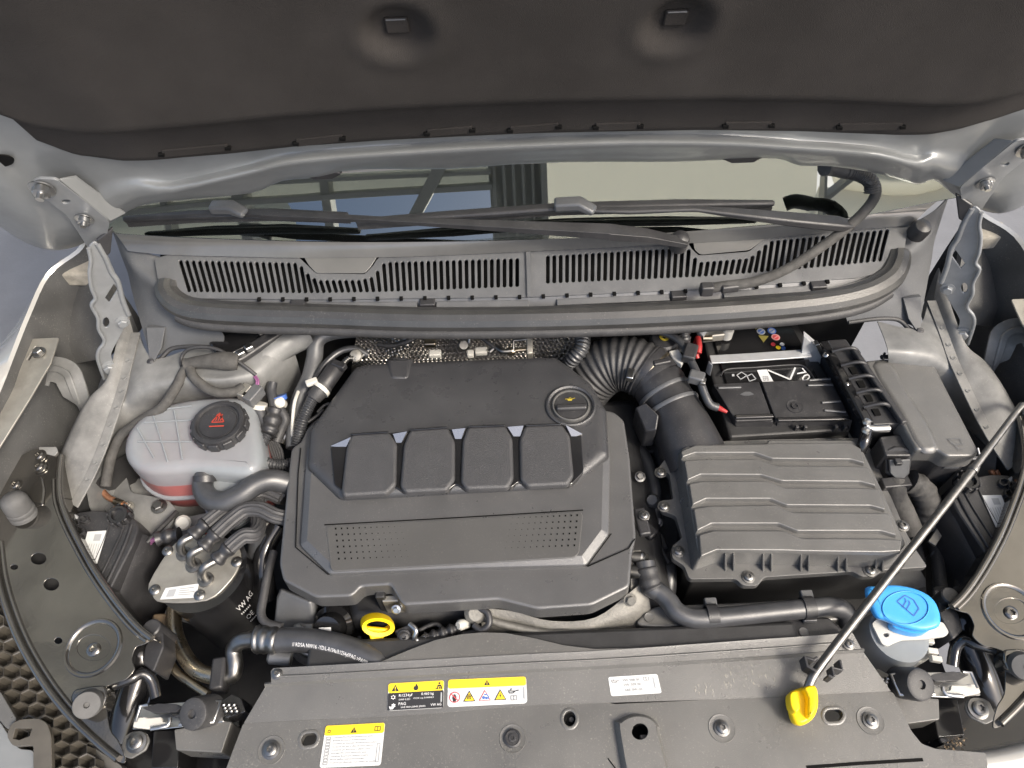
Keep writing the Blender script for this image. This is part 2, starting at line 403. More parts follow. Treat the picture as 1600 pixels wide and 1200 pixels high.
# ------------------------------------------------------------------ flat print on a surface
def quadmap(c, z=None):
    q = PL(c, z) if z is not None else c          # corners: top-left, top-right, bottom-right, bottom-left
    nn = (q[1] - q[0]).cross(q[3] - q[0]).normalized()
    if nn.z < 0: nn = -nn
    def f(u, v, h=0): return (q[0] * (1 - u) + q[1] * u) * (1 - v) + (q[3] * (1 - u) + q[2] * u) * v + nn * h
    return f
def pgon(name, M, uv, m, par, h=.0004):
    return mk(name, [M(u, v, h) for u, v in uv], [tuple(range(len(uv)))], m, par)
def pmulti(name, M, polys, m, par, h=.0006):
    vs_, fs = [], []
    for pl in polys:
        fs.append(tuple(range(len(vs_), len(vs_) + len(pl)))); vs_ += [M(u, v, h) for u, v in pl]
    return mk(name, vs_, fs, m, par)
def rect(u0, v0, u1, v1): return [(u0, v0), (u1, v0), (u1, v1), (u0, v1)]
def rrect(u0, v0, u1, v1, ru, rv):
    out = []
    for cx, cy, a0 in ((u1 - ru, v0 + rv, -90), (u1 - ru, v1 - rv, 0), (u0 + ru, v1 - rv, 90), (u0 + ru, v0 + rv, 180)):
        for k in range(5):
            a = R(a0 + 22.5 * k); out.append((cx + ru * math.cos(a), cy + rv * math.sin(a)))
    return out
def stroke(pts, w_, asp=1.0):
    # a thin line as quads; asp = width/height of the label so that the line keeps its width
    out = []
    for i in range(len(pts) - 1):
        a, b_ = V(pts[i]), V(pts[i + 1]); d = V(((b_.x - a.x) * asp, b_.y - a.y))
        if d.length < 1e-9: continue
        d.normalize(); n_ = V((-d.y / asp, d.x)) * w_ / 2
        out.append([tuple(a + n_), tuple(b_ + n_), tuple(b_ - n_), tuple(a - n_)])
    return out
def text(name, s, M, u0, v0, u1, v1, m, par, h=.0007, fit=True):
    cu = bpy.data.curves.new('t', 'FONT'); cu.body = s; cu.resolution_u = 2
    ob = bpy.data.objects.new('t', cu); COL.objects.link(ob)
    me = ob.to_mesh(); vv = [v.co.copy() for v in me.vertices]; ff = [tuple(p.vertices) for p in me.polygons]
    ob.to_mesh_clear(); bpy.data.objects.remove(ob); bpy.data.curves.remove(cu)
    x0, x1 = min(v.x for v in vv), max(v.x for v in vv); y0, y1 = min(v.y for v in vv), max(v.y for v in vv)
    return mk(name, [M(u0 + (v.x - x0) / (x1 - x0) * (u1 - u0), v1 - (v.y - y0) / max(1e-6, y1 - y0) * (v1 - v0), h) for v in vv], ff, m, par)
# ================================================================== setting
struct(mk('ground', [V((-30, -30, -.95)), V((30, -30, -.95)), V((30, 30, -.95)), V((-30, 30, -.95))], [(0, 1, 2, 3)], 'asphalt', loc=(0, 0, -.95)))

# canopy over the car: fabric roof on steel beams, open at the front; the windscreen mirrors it
m = bpy.data.materials.new('canopy_fabric'); m.use_nodes = True; MATS['canopy_fabric'] = m
t = m.node_tree; b = t.nodes['Principled BSDF']; o = t.nodes['Material Output']
b.inputs['Base Color'].default_value = (.70, .64, .52, 1); b.inputs['Roughness'].default_value = .8
tl = t.nodes.new('ShaderNodeBsdfTranslucent'); tl.inputs[0].default_value = (.92, .87, .74, 1)
m1 = t.nodes.new('ShaderNodeMixShader'); m1.inputs[0].default_value = .62
t.links.new(b.outputs[0], m1.inputs[1]); t.links.new(tl.outputs[0], m1.inputs[2]); t.links.new(m1.outputs[0], o.inputs[0])
can = thing('canopy', 'beige fabric canopy roof on pale steel beams, mirrored in the windscreen', 'canopy', (0, 0, 2.6))
def panel(x0, x1, y0, y1, z0, z1, mm='canopy_fabric', nm='roof_panel'):
    rows = []
    for i in range(9):
        u = i / 8; y = y0 + (y1 - y0) * u
        rows.append([V((x0 + (x1 - x0) * k / 6, y, z0 + (z1 - z0) * k / 6 + .10 * math.sin(math.pi * u))) for k in range(7)])
    return mgrid(nm, rows, mm, can)
CZ = 2.6
panel(.08, 1.64, .1, 4, CZ, CZ); panel(1.64, 4, .1, .56, CZ, CZ + .1); panel(1.64, 4, .68, 4, CZ, CZ + .1); panel(1.82, 4, .56, .68, CZ, CZ + .1);  panel(-4, -1.34, .34, .62, CZ + .1, CZ, 'roof_sheet', 'roof_sheet')
panel(-4, -.22, .62, 4, CZ + .1, CZ, 'roof_sheet', 'roof_sheet'); panel(-.22, .08, .34, 4, CZ - .02, CZ - .02, 'beam_steel', 'valley_gutter')
def beam(a, b_, w_=.07, h_=.10): bar('beam', [V(a), V(b_)], w_, h_, 'beam_steel', can, bevel=.004)
beam((-.62, .50, CZ - .06), (-.24, 1.1, CZ - .06), .06); beam((-4, .63, CZ - .05), (-.2, .63, CZ - .05), .03); beam((-4, .78, CZ - .04), (-.2, .70, CZ - .04), .02)
for x in (-3.2, -2.6, -2.0, -1.55, -1.1): beam((x, 0.1, CZ - .02), (x + .12, 4, CZ - .02), .05)
beam((.09, 0.1, CZ - .05), (.09, 4, CZ - .05), .035); beam((1.66, 0.1, CZ - .05), (1.66, 4, CZ - .05), .03); beam((1.66, .50, CZ - .05), (2.1, .72, CZ - .05), .03)
for k in range(5): beam((-.19 + .055 * k, .36, CZ - .035), (-.19 + .055 * k, 4, CZ - .035), .018, .03)

# ================================================================== hood
HB = V((0, .825, .348)); HT = R(73)
HU = V((0, -math.cos(HT), math.sin(HT))); HN = V((0, -math.sin(HT), -math.cos(HT)))     # HN points at the engine
def PH(x, y, h=0): return PP(x, y, HB + HN * h, HN)
hood = thing('hood', 'raised silver hood seen from below with dark insulation mat', 'hood', HB)
# inner panel
cols = [(-140, 40, 250), (-60, 110, 312), (0, 165, 352), (40, 205, 377), (80, 232, 389), (120, 246, 383), (150, 248, 364), (178, 247, 343), (215, 246, 321), (270, 242, 312),
        (390, 231, 300), (440, 226, 281), (500, 220, 275), (560, 214, 263), (700, 207, 262), (830, 201, 253), (950, 199, 251), (1050, 197, 251), (1150, 196, 247), (1215, 197, 246),
        (1250, 198, 257), (1300, 201, 258), (1375, 205, 270), (1432, 206, 286), (1458, 203, 279), (1485, 200, 298), (1515, 193, 318), (1552, 185, 331), (1580, 178, 328), (1610, 168, 312), (1680, 130, 262), (1760, 60, 190)]
rows = [[] for _ in range(9)]
def sstep(a, b_, x):
    t_ = max(0, min(1, (x - a) / (b_ - a))); return t_ * t_ * (3 - 2 * t_)
RT = [(225, 316), (300, 293), (380, 271), (450, 253), (600, 240), (800, 229), (1000, 222), (1150, 225), (1350, 238), (1400, 246), (1440, 260)]
def lin(tab, x):
    for (x0, y0), (x1, y1) in zip(tab, tab[1:]):
        if x0 <= x <= x1: return y0 + (y1 - y0) * (x - x0) / (x1 - x0)
    return tab[0][1] if x < tab[0][0] else tab[-1][1]
for i, (x, yp, yr) in enumerate(cols):
    d = yr - yp; wr = sstep(190, 330, x) * (1 - sstep(1400, 1480, x)); yc = lin(RT, x)
    ys = [yp - .9 * d, yp - 2, yp + .28 * d, yp + .40 * d, yp + .55 * d, yp + .70 * d, yp + .86 * d, yr, yr + 2]
    hs = [-.004, .0, .002, .004, .010, .012, .010, -.004, -.022]
    yq = [yp - 25, yp - 2, (yp + yc - 12) / 2, yc - 12, yc - 3, yc + 5, min(yc + 14, yr - 3), yr, yr + 2]
    hq = [-.004, .0, .001, .004, .022, .024, .012, -.004, -.022]
    for k in range(9): rows[k].append(PH(x, ys[k] * (1 - wr) + yq[k] * wr, hs[k] * (1 - wr) + hq[k] * wr - .004))
rs = [spline(r_, 3) for r_ in rows]
cl = [spline([r_[j] for r_ in rs], 3) for j in range(len(rs[0]))]
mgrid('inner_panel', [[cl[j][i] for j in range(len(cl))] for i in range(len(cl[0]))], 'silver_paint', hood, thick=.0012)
# outer skin behind it
sk = []
for i in range(9):
    s = i / 8
    sk.append([HB + V((x, 0, 0)) + HU * (-.02 + s * 1.0) + HN * (-.032 - .035 * math.sin(math.pi * s) + .03 * (x / .8) ** 2) for x in [-.80 + .1 * k for k in range(17)]])
mgrid('outer_skin', sk, 'fender_paint', hood, thick=.001)
# insulation mat
edge = [(-140, 60), (-60, 118), (0, 172), (25, 200), (60, 226), (120, 246), (190, 249), (250, 243), (360, 234), (460, 223), (600, 213), (700, 208), (830, 202), (930, 200), (1100, 197),
        (1250, 199), (1400, 205), (1450, 204), (1500, 199), (1560, 187), (1610, 172), (1680, 130), (1760, 62)]
ep = [PH(*e) for e in edge]
es_ = [((p - HB).x, (p - HB).dot(HU)) for p in ep]
def s_low(x):
    for i in range(len(es_) - 1):
        if es_[i][0] <= x <= es_[i + 1][0]:
            t_ = (x - es_[i][0]) / (es_[i + 1][0] - es_[i][0]); return es_[i][1] * (1 - t_) + es_[i + 1][1] * t_
    return es_[0][1] if x < es_[0][0] else es_[-1][1]
pins = [PH(620, 48, .026), PH(1057, 36, .026)]
pin_s = [((p - HB).x, (p - HB).dot(HU)) for p in pins]
def mat_h(x, s):
    d = s - s_low(x)
    h = .006 + .004 * sstep(0, .010, d) + .020 * sstep(.055, .085, d)
    xe = min(x - es_[1][0], es_[-2][0] - x)
    h -= .014 * (1 - sstep(.04, .16, xe))
    h += .012 * (1 - sstep(.0, .12, abs(xe - .06)))*.4
    for px_, ps_ in pin_s:
        r_ = math.hypot(x - px_, (s - ps_) * 1.05); h -= .013 * (1 - sstep(.020, .036, r_)); h += .002 * math.exp(-((r_ - .045) / .008) ** 2)
    return h
xs = [es_[0][0] + (es_[-1][0] - es_[0][0]) * k / 150 for k in range(151)]
rows = []
for i in range(90):
    f = (i / 89) ** 1.35
    row = []
    for x in xs:
        s0 = s_low(x); s = s0 + (.86 - s0) * f
        row.append(HB + V((x, 0, 0)) + HU * s + HN * mat_h(x, s))
    rows.append(row)
ins = mgrid('insulation_mat', rows, 'hood_felt', hood, thick=.004)
for q, pp in enumerate(pins):
    c = HB + V(((pp - HB).x, 0, 0)) + HU * (pp - HB).dot(HU) + HN * .0185
    Mh = Matrix((V((1, 0, 0)), HU, HN)).transposed()
    pn = box('retaining_clip', c, .024, .019, .004, 'hood_felt', ins, M=Mh, bevel=.003)
    box('clip_slot', c + HN * .002 + HU * .0085, .020, .0016, .002, 'grey_plastic', ins, M=Mh, bevel=.0006)
for x0, x1, y0, y1 in [(252, 356, 244, 234), (462, 535, 227, 219), (667, 738, 212, 206), (797, 873, 207, 201), (931, 1001, 202, 200), (1134, 1206, 200, 199), (1312, 1411, 202, 201)]:
    pts = [PH(x0, y0 - 8, .012), PH(x1, y1 - 8, .012), PH(x1 - 2, y1 + 3, .012), PH(x0 + 2, y0 + 3, .012)]
    loft('edge_tab', [pts, [p - HN * .012 for p in pts]], 'hood_felt', ins, bevel=.001)
    for xx, yy in ((x0, y0), (x1, y1)):
        pts = [PH(xx - 5, yy - 3, .0135), PH(xx + 5, yy - 3, .0135), PH(xx + 5, yy + 2, .0135), PH(xx - 5, yy + 2, .0135)]
        loft('tab_end', [pts, [p - HN * .012 for p in pts]], 'black_hole', ins, bevel=.001)
# small grommets and stops along the rear edge of the hood
for px_ in ((505, 273, 30), (1160, 247, 34)):
    a = [PH(px_[0] - px_[2], px_[1] + 2, -.012), PH(px_[0] - px_[2] * .5, px_[1] + 9, -.012), PH(px_[0] + px_[2] * .5, px_[1] + 8, -.012), PH(px_[0] + px_[2], px_[1] - 1, -.012), PH(px_[0], px_[1] - 8, -.012)]
    loft('edge_stop', [a, [p - HN * .012 for p in a]], 'black_plastic', hood, bevel=.002)
# oval hole at the far left of the inner panel
hp = [PH(x, y, .003) for x, y in ell(0, 252, 22, 9)]
loft('panel_hole', [hp, [p - HN * .002 for p in hp]], 'black_hole', hood)

# ================================================================== hood hinges
def hinge(side):
    mx = (lambda p: p) if side < 0 else mir
    foot = P(168, 588, .0)
    h = hood
    n = V((.42, -.88, .0)).normalized()
    q = lambda x, y, d=0: PP(x, y, foot + n * -d, n)
    ol = [(150, 378), (138, 388), (142, 407), (140, 427), (143, 450), (149, 466), (143, 477), (153, 497), (154, 514), (163, 533), (154, 548), (153, 563), (163, 592), (174, 585), (178, 570), (174, 553), (188, 525), (201, 494), (197, 478), (183, 434), (166, 398)]
    ol = [(p.x, p.y) for p in spline([V(p) for p in ol], 3, True)]
    holes = [ell(166, 504, 5, 8, 12), [(164, 466), (178, 444), (184, 452), (171, 473)]]
    h = plate('hinge', [mx(q(*p)) for p in ol], [[mx(q(*p)) for p in hh] for hh in holes], .0035, 'hinge_steel', h, bevel=.0008, nrm=(n if side < 0 else V((-n.x, n.y, n.z))))
    nn = n if side < 0 else V((-n.x, n.y, n.z))
    # rolled front edge
    tube('rolled_edge', [mx(q(x, y, -.004)) for x, y in ((138, 388), (142, 407), (140, 427), (143, 450), (149, 466), (143, 477), (153, 497), (154, 514), (163, 533), (154, 548), (153, 563), (163, 592))], .003, 'hinge_steel', h, n=8, res=4)
    tube('rear_flange', [mx(q(x, y, .0)) for x, y in ((152, 380), (166, 405), (174, 425), (184, 440), (192, 470), (201, 492))], .0042, 'hinge_steel', h, n=8, res=4)
    bolt(mx(q(191, 503)), .011, h, 'hinge_steel', nn, 'hex')
    bolt(mx(q(170, 574)), .013, h, 'hinge_steel', nn, 'hex')
    # upper arm on the hood
    g = lambda x, y, hh=.02: mx(PH(x, y, hh))
    ol = [(44, 290), (58, 279), (86, 280), (96, 286), (130, 312), (172, 346), (166, 372), (152, 402), (140, 392), (124, 366), (104, 336), (72, 312)]
    plate('upper_arm', [g(*p) for p in rnd(ol, 7, 3)], [[g(*p) for p in ell(103, 315, 7, 3.5, 12)]], .004, 'hinge_steel', h, bevel=.0008, nrm=HN)
    a = [g(92, 281), g(172, 346), g(196, 334, .006), g(118, 276, .006)]
    loft('arm_flange', [a, [p - HN * .003 for p in a]], 'silver_paint', h, bevel=.001)
    b1 = bolt(g(66, 294, .022), .016, h, 'bright_steel', HN, 'hex')
    lathe('nut', [(.009, 0), (.009, .008), (.005, .009), (.005, .018), (0, .018)], g(66, 294, .028), 'bright_steel', h, HN, 12)
    bolt(g(132, 342, .022), .012, h, 'bright_steel', HN, 'hex')
    lathe('nut', [(.007, 0), (.007, .006), (.004, .007), (.004, .013), (0, .013)], g(132, 342, .026), 'bright_steel', h, HN, 12)
    for x, y in ((108, 289), (147, 317)): bolt(g(x, y, .010), .0045, h, 'hinge_steel', HN, 'pan', 'rivet')
    # pivot link between arm and plate
    a = [mx(q(150, 372, .004)), mx(q(176, 352, .004)), mx(q(172, 392, .004)), mx(q(160, 402, .004))]
    loft('pivot_link', [a, [p + nn * .006 for p in a]], 'black_plastic', h, bevel=.002)
    return h
hinge(-1); hinge(1)

# ================================================================== windscreen, dashboard
WB = [(110, 352, .165), (180, 364, .16), (280, 370, .158), (383, 374, .156), (505, 377, .155), (660, 377, .155), (826, 374, .156), (1000, 367, .157), (1183, 352, .159), (1325, 340, .161), (1464, 314, .165), (1540, 300, .17)]
wb = PL(WB, 0)
rk = V((0, math.cos(R(31)), math.sin(R(31))))
rows = [[p + rk * L + V((0, 0, -.03 * (L ** 2))) for p in wb] for L in (0, .1, .25, .5, .8, 1.1)]
ws = patch('windscreen', rows, 'windscreen', thick=.004, res=4)
tag(ws, 'tinted windscreen behind the cowl mirroring the canopy and sky', 'windscreen')
db = thing('dashboard', 'dark dashboard top just visible through the windscreen', 'dashboard', (0, 1.3, .1))
box('dash_top', V((0, 1.45, .10)), 1.5, .8, .06, 'dash', db, bevel=.02)
box('firewall_panel', V((0, 1.86, .45)), 1.6, .04, .9, 'dash', db, bevel=.01)

# ================================================================== cowl
cowl = thing('cowl', 'grey plastic cowl panel with slotted air grilles below the windscreen', 'cowl', (0, .9, .1))
p0 = P(826, 463, .100); cn = V((0, -.42, 1)).normalized()       # sloping grille plane
q = lambda x, y, h=0: PP(x, y, p0 + cn * h, cn)
def interp(tab, x):
    for (x0, y0), (x1, y1) in zip(tab, tab[1:]):
        if x0 <= x <= x1: return y0 + (y1 - y0) * (x - x0) / (x1 - x0)
    return tab[0][1] if x < tab[0][0] else tab[-1][1]
topL = [(277, 406), (466, 410), (474, 421), (486, 433), (500, 437), (560, 437), (582, 432), (592, 419), (601, 409), (812, 403)]
botL = [(277, 456), (480, 458), (600, 456), (812, 448)]
def slotted(name, outline, slots, m_, par, thick=.004):
    # outline: (top table, bottom table, left end points, right end points) in pixels; one half-cell face on either side of each slot
    topT, botT, le, re_ = outline
    bm = bmesh.new(); base = BASE[par.name]; cache = {}
    def vv(p):
        k = (round(p[0], 2), round(p[1], 2))
        if k not in cache: cache[k] = bm.verts.new(q(*p) - base)
        return cache[k]
    mids = []
    n = len(slots)
    for k in range(n + 1):
        if k == 0: xt, xb = slots[0][0] - 5, slots[0][2] - 5
        elif k == n: xt, xb = slots[-1][0] + 5, slots[-1][2] + 5
        else: xt, xb = (slots[k - 1][0] + slots[k][0]) / 2, (slots[k - 1][2] + slots[k][2]) / 2
        mids.append(((xt, interp(topT, xt)), (xb, interp(botT, xb))))
    wd = 2.9
    for k, (xa, ya, xb, yb) in enumerate(slots):
        d = V((xb - xa, yb - ya)).normalized(); n_ = V((-d.y, d.x)); n_ = n_ if n_.x > 0 else -n_
        A_, B_ = V((xa, ya)) + d * wd, V((xb, yb)) - d * wd
        for s in (-1, 1):
            arc = [A_ - d * wd * math.cos(t_) + n_ * s * wd * math.sin(t_) for t_ in (0, .4, .8, 1.2, math.pi / 2)]
            arc += [B_ + d * wd * math.cos(t_) + n_ * s * wd * math.sin(t_) for t_ in (math.pi / 2, 1.2, .8, .4, 0)]
            M_ = mids[k] if s < 0 else mids[k + 1]
            tm, bm_ = (xa, interp(topT, xa)), (xb, interp(botT, xb))
            pts = [tm] + [tuple(p) for p in arc] + [bm_, M_[1], M_[0]]
            bm.faces.new([vv(p) for p in pts])
    bm.faces.new([vv(p) for p in [mids[0][0]] + le + [mids[0][1]]]); bm.faces.new([vv(p) for p in [mids[-1][0]] + re_ + [mids[-1][1]]])
    bmesh.ops.recalc_face_normals(bm, faces=bm.faces); bm.normal_update()
    if sum(f.normal.dot(cn) for f in bm.faces) < 0: bmesh.ops.reverse_faces(bm, faces=bm.faces)
    r_ = bmesh.ops.extrude_face_region(bm, geom=list(bm.faces))
    bmesh.ops.translate(bm, verts=[e for e in r_['geom'] if isinstance(e, bmesh.types.BMVert)], vec=-cn * thick)
    bmesh.ops.recalc_face_normals(bm, faces=bm.faces)
    me = bpy.data.meshes.new(name); finish(bm, me, 35); return link(name, me, m_, par, base, .0005)
N = 54; sl_ = []
for k in range(N):
    f = k / (N - 1); xt = 281 + (808 - 281) * f; xb = xt + 15 * (1 - f) ** 1.5
    sl_.append((xt, interp(topL, xt), xb, interp(botL, xb)))
edT = [(241, 400), (262, 398), (466, 401), (478, 412), (493, 427), (570, 428), (582, 416), (592, 401), (826, 393)]
edB = [(241, 440), (288, 466), (500, 468), (826, 464)]
slotted('left_grille', (edT, edB, [(262, 398), (241, 404), (247, 440), (262, 454)], [(826, 393), (827, 464)]), sl_, 'grey_plastic', cowl)
topR = [(855, 399), (1074, 386), (1086, 402), (1096, 409), (1172, 403), (1190, 388), (1203, 376), (1388, 358)]
botR = [(855, 443), (1100, 432), (1230, 422), (1378, 408)]
sl_ = []
for k in range(N):
    f = k / (N - 1); xt = 856 + (1387 - 856) * f; xb = xt - 13 * f ** 1.5
    sl_.append((xt, interp(topR, xt), xb, interp(botR, xb)))
edT = [(828, 393), (1074, 378), (1082, 390), (1092, 399), (1170, 393), (1186, 380), (1200, 368), (1330, 356), (1420, 350)]
edB = [(828, 464), (1100, 452), (1340, 434), (1396, 422)]
slotted('right_grille', (edT, edB, [(829, 393), (829, 464)], [(1420, 352), (1412, 395), (1396, 420)]), sl_, 'grey_plastic', cowl)
# recessed trays in the dips of both grilles
for dip in ([(474, 400), (590, 400), (580, 416), (570, 427), (494, 427), (482, 414)], [(1083, 377), (1200, 368), (1186, 380), (1170, 391), (1094, 398), (1085, 390)]):
    loft('dip_tray', [[q(x, y, .002) for x, y in rnd(dip, 4, 3)], [q(x, y, -.014) for x, y in rnd(dip, 4, 3)]], 'cowl_smooth', cowl, bevel=.002)
# dark plenum under the slots
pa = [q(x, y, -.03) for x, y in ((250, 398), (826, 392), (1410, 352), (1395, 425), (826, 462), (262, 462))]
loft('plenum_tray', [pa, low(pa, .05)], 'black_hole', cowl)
# ledge below the slots with the clip notches
a = [q(x, y, -.001) for x, y in ((270, 459), (500, 464), (826, 460), (1100, 449), (1340, 431), (1400, 415))]
b_ = [q(x, y, -.012) for x, y in ((290, 476), (500, 482), (826, 480), (1100, 471), (1340, 452), (1404, 425))]
c_ = [p - V((0, 0, .05)) for p in b_]
mgrid('front_ledge', [spline(a, 5), spline(b_, 5), spline(c_, 5)], 'grey_plastic', cowl, thick=.002, smooth=30)
for k in range(26):
    x = 405 + 37 * k
    if x > 1300: break
    y = interp([(270, 466), (500, 467), (826, 463), (1100, 453), (1340, 436)], x)
    box('clip_notch', q(x, y + 1, .0005), .0055, .0065, .004, 'black_hole', cowl, bevel=0)
for x0, x1 in ((356, 452), (482, 652), (682, 826), (870, 1046), (1130, 1265)):
    yy = lambda x: interp([(270, 478), (500, 479), (826, 475), (1100, 463), (1340, 446)], x)
    bar('retainer_strip', [q(x, yy(x), -.006) for x in (x0, (x0 + x1) / 2, x1)], .011, .006, 'grey_plastic', cowl, bevel=.001, up=cn)
for x in (466, 668, 1060, 1278):
    y = interp([(270, 474), (500, 476), (826, 472), (1100, 460), (1340, 442)], x)
    box('retainer_clip', q(x, y, -.003), .026, .016, .010, 'black_plastic', cowl, bevel=.002)
# smooth upper panel up to the glass
top = PL([(a_, b2 + 1, c2 + .002) for a_, b2, c2 in WB[1:-1]], 0)
bot = [q(x, y, .003) for x, y in ((200, 392), (262, 398), (370, 401), (478, 403), (640, 401), (826, 393), (1000, 384), (1180, 374), (1325, 360), (1425, 352))]
mid = [(a_ + b2) / 2 + V((0, 0, .006)) for a_, b2 in zip(top, bot)]
patch('upper_panel', [top, mid, bot], 'cowl_smooth', cowl, res=4)
q2 = quadmap([q(822, 394, .0045), q(829, 393, .0045), q(830, 464, .0045), q(824, 464, .0045)])
pgon('centre_joint', q2, rect(0, 0, 1, 1), 'grey_plastic', cowl, .001)
# end pieces
for sd_ in (-1, 1):
    mx = (lambda p: p) if sd_ < 0 else mir
    r1 = PL([(176, 362, .165), (196, 378, .15), (222, 392, .14), (252, 402, .125)], 0)
    r2 = PL([(188, 396, .12), (203, 410, .125), (228, 415, .12), (254, 425, .115)], 0)
    r3 = PL([(200, 428, .09), (214, 434, .10), (236, 440, .108), (262, 450, .104)], 0)
    r4 = PL([(206, 455, .065), (224, 462, .075), (248, 468, .08), (290, 486, .082)], 0)
    r5 = PL([(220, 505, .04), (236, 508, .045), (270, 514, .05), (346, 518, .052)], 0)
    r6 = PL([(236, 560, .01), (246, 556, .012), (275, 545, .022), (346, 545, .022)], 0)
    patch('end_piece', [[mx(p) for p in r_] for r_ in (r1, r2, r3, r4, r5, r6)], 'cowl_end', cowl, res=4, thick=.002)
    tri = [mx(p) for p in PL([(228, 512, .052), (258, 512, .052), (252, 545, .030), (240, 566, .020), (233, 562, .018)], 0)]
    loft('gusset', [tri, [p + V((0, .010, -.004)) for p in tri]], 'cowl_end', cowl, bevel=.001)
    lathe('gusset_pin', [(.004, 0), (.006, .004), (.006, .012), (0, .014)], mx(P(240, 566, .012)), 'black_plastic', cowl, (0, -.6, .8), 12)
    rim = [mx(P(*p)) for p in ((346, 543, .024), (300, 541, .026), (268, 545, .022), (252, 560, .014), (240, 566, .010))]
    tube('rim', rim, .004, 'rubber', cowl, n=8, res=4)

# rubber seal along the front edge of the cowl
pr = [(-1.0, -.55), (-1.15, -.2), (-1.0, .15), (-.72, .35), (-.55, .62), (-.1, .82), (.45, .75), (.85, .45), (1.0, 0), (.85, -.5)]
sp = PL([(262, 440, .118), (261, 456, .112), (276, 473, .104), (305, 484, .098), (370, 490, .094), (500, 494, .092), (660, 499, .091), (826, 498, .091), (1000, 493, .091), (1160, 484, .092), (1280, 473, .094), (1350, 458, .098), (1390, 436, .104), (1404, 412, .112), (1406, 394, .118)], 0)
seal = thing('cowl_seal', 'long black rubber weather seal along the front edge of the cowl', 'seal', sp[7])
tube('seal_bulb', sp, lambda f: .0205 - .004 * (abs(f - .5) * 2) ** 6, 'seal_rubber', seal, prof=pr, res=8, smooth=25)
sp2 = [p + V((0, -.016, -.017)) for p in sp[2:-2]]
tube('seal_lip', sp2, .0095, 'rubber', seal, n=10, res=8)
sp3 = [p + V((0, -.013, -.006)) for p in sp[2:-2]]
tube('seal_bead', sp3, .0062, 'seal_rubber', seal, n=10, res=8)

# ================================================================== wipers
def wiper(label, blade, ad, arm, wds, cap_px, z0):
    tw = thing('wiper', label, 'wiper', P(blade[0][0], blade[0][1], z0), 'windscreen wipers')
    bp = [P(x, y, z) for x, y, z in blade]
    bar('blade_spoiler', bp, [.010] + [.017] * (len(bp) - 2) + [.010], .011, 'black_plastic', tw, bevel=.004)
    bar('rubber_blade', [p + V((0, .004, -.011)) for p in bp], .006, .014, 'rubber', tw, bevel=.001)
    ap = [P(*p) for p in ad]
    bar('adapter', ap, [.022, .023, .020], [.016, .016, .010], 'grey_plastic', tw, bevel=.004)
    ar = [P(*p) for p in arm]
    bar('arm', ar, wds, [max(.006, w_ * .55) for w_ in wds], 'black_plastic', tw, bevel=.003)
    c = P(*cap_px)
    lathe('pivot_cap', [(.016, -.02), (.016, 0), (.013, .007), (.006, .010), (0, .010)], c, 'black_plastic', tw, (0, -.3, 1), 20)
    return tw
wiper('wiper lying across the left half of the windscreen with silver-grey adapter', [(193, 343, .20), (300, 336, .205), (420, 333, .207), (545, 337, .205)], [(330, 324, .222), (362, 324, .224), (384, 334, .218)],
      [(376, 332, .214), (430, 336, .214), (590, 343, .212), (760, 352, .208), (950, 362, .20), (952, 363, .199), (1010, 368, .185), (1072, 380, .165)], [.012, .014, .010, .016, .024, .026, .022, .016], (1063, 374, .165), .2)
wiper('wiper lying across the right half of the windscreen', [(556, 347, .20), (700, 337, .205), (880, 324, .21), (1060, 319, .21), (1210, 318, .205)], [(866, 320, .222), (905, 318, .225), (930, 330, .218)],
      [(920, 328, .214), (985, 329, .214), (1085, 326, .213), (1150, 333, .21), (1240, 343, .20), (1312, 350, .185), (1330, 352, .175)], [.012, .014, .011, .018, .024, .026, .020], (1440, 356, .15), .2)
# washer hose from the cowl to the hood
wh = thing('washer_hose', 'black washer hose and cable looping from the cowl up to the hood', 'hose', P(1110, 452, .12))
tube('hose', [P(*p) for p in ((1100, 452, .115), (1130, 447, .122), (1180, 440, .128), (1230, 420, .138), (1280, 388, .155), (1330, 350, .18), (1362, 316, .205), (1368, 292, .225), (1352, 274, .24), (1322, 266, .25), (1296, 262, .255))], .0085, 'cloth_tape', wh, n=10, res=8)
tube('sleeve', [P(*p) for p in ((1362, 300, .220), (1360, 283, .235), (1340, 271, .246), (1322, 267, .252))], .0115, 'rubber', wh, n=10, corr=(.004, .08))
tube('grommet', [P(*p) for p in ((1328, 268, .25), (1300, 262, .255), (1288, 262, .26))], .013, 'rubber', wh, n=12)
box('connector', P(1104, 452, .122), .022, .016, .02, 'black_plastic', wh, bevel=.003)
box('connector', P(1140, 449, .122), .030, .014, .014, 'black_plastic', wh, rz=.1, bevel=.003)
lathe('tie', [(.0125, -.003), (.0135, -.003), (.0135, .003), (.0125, .003)], P(1358, 281, .236), 'black_plastic', wh, (.3, .2, .9), 14)

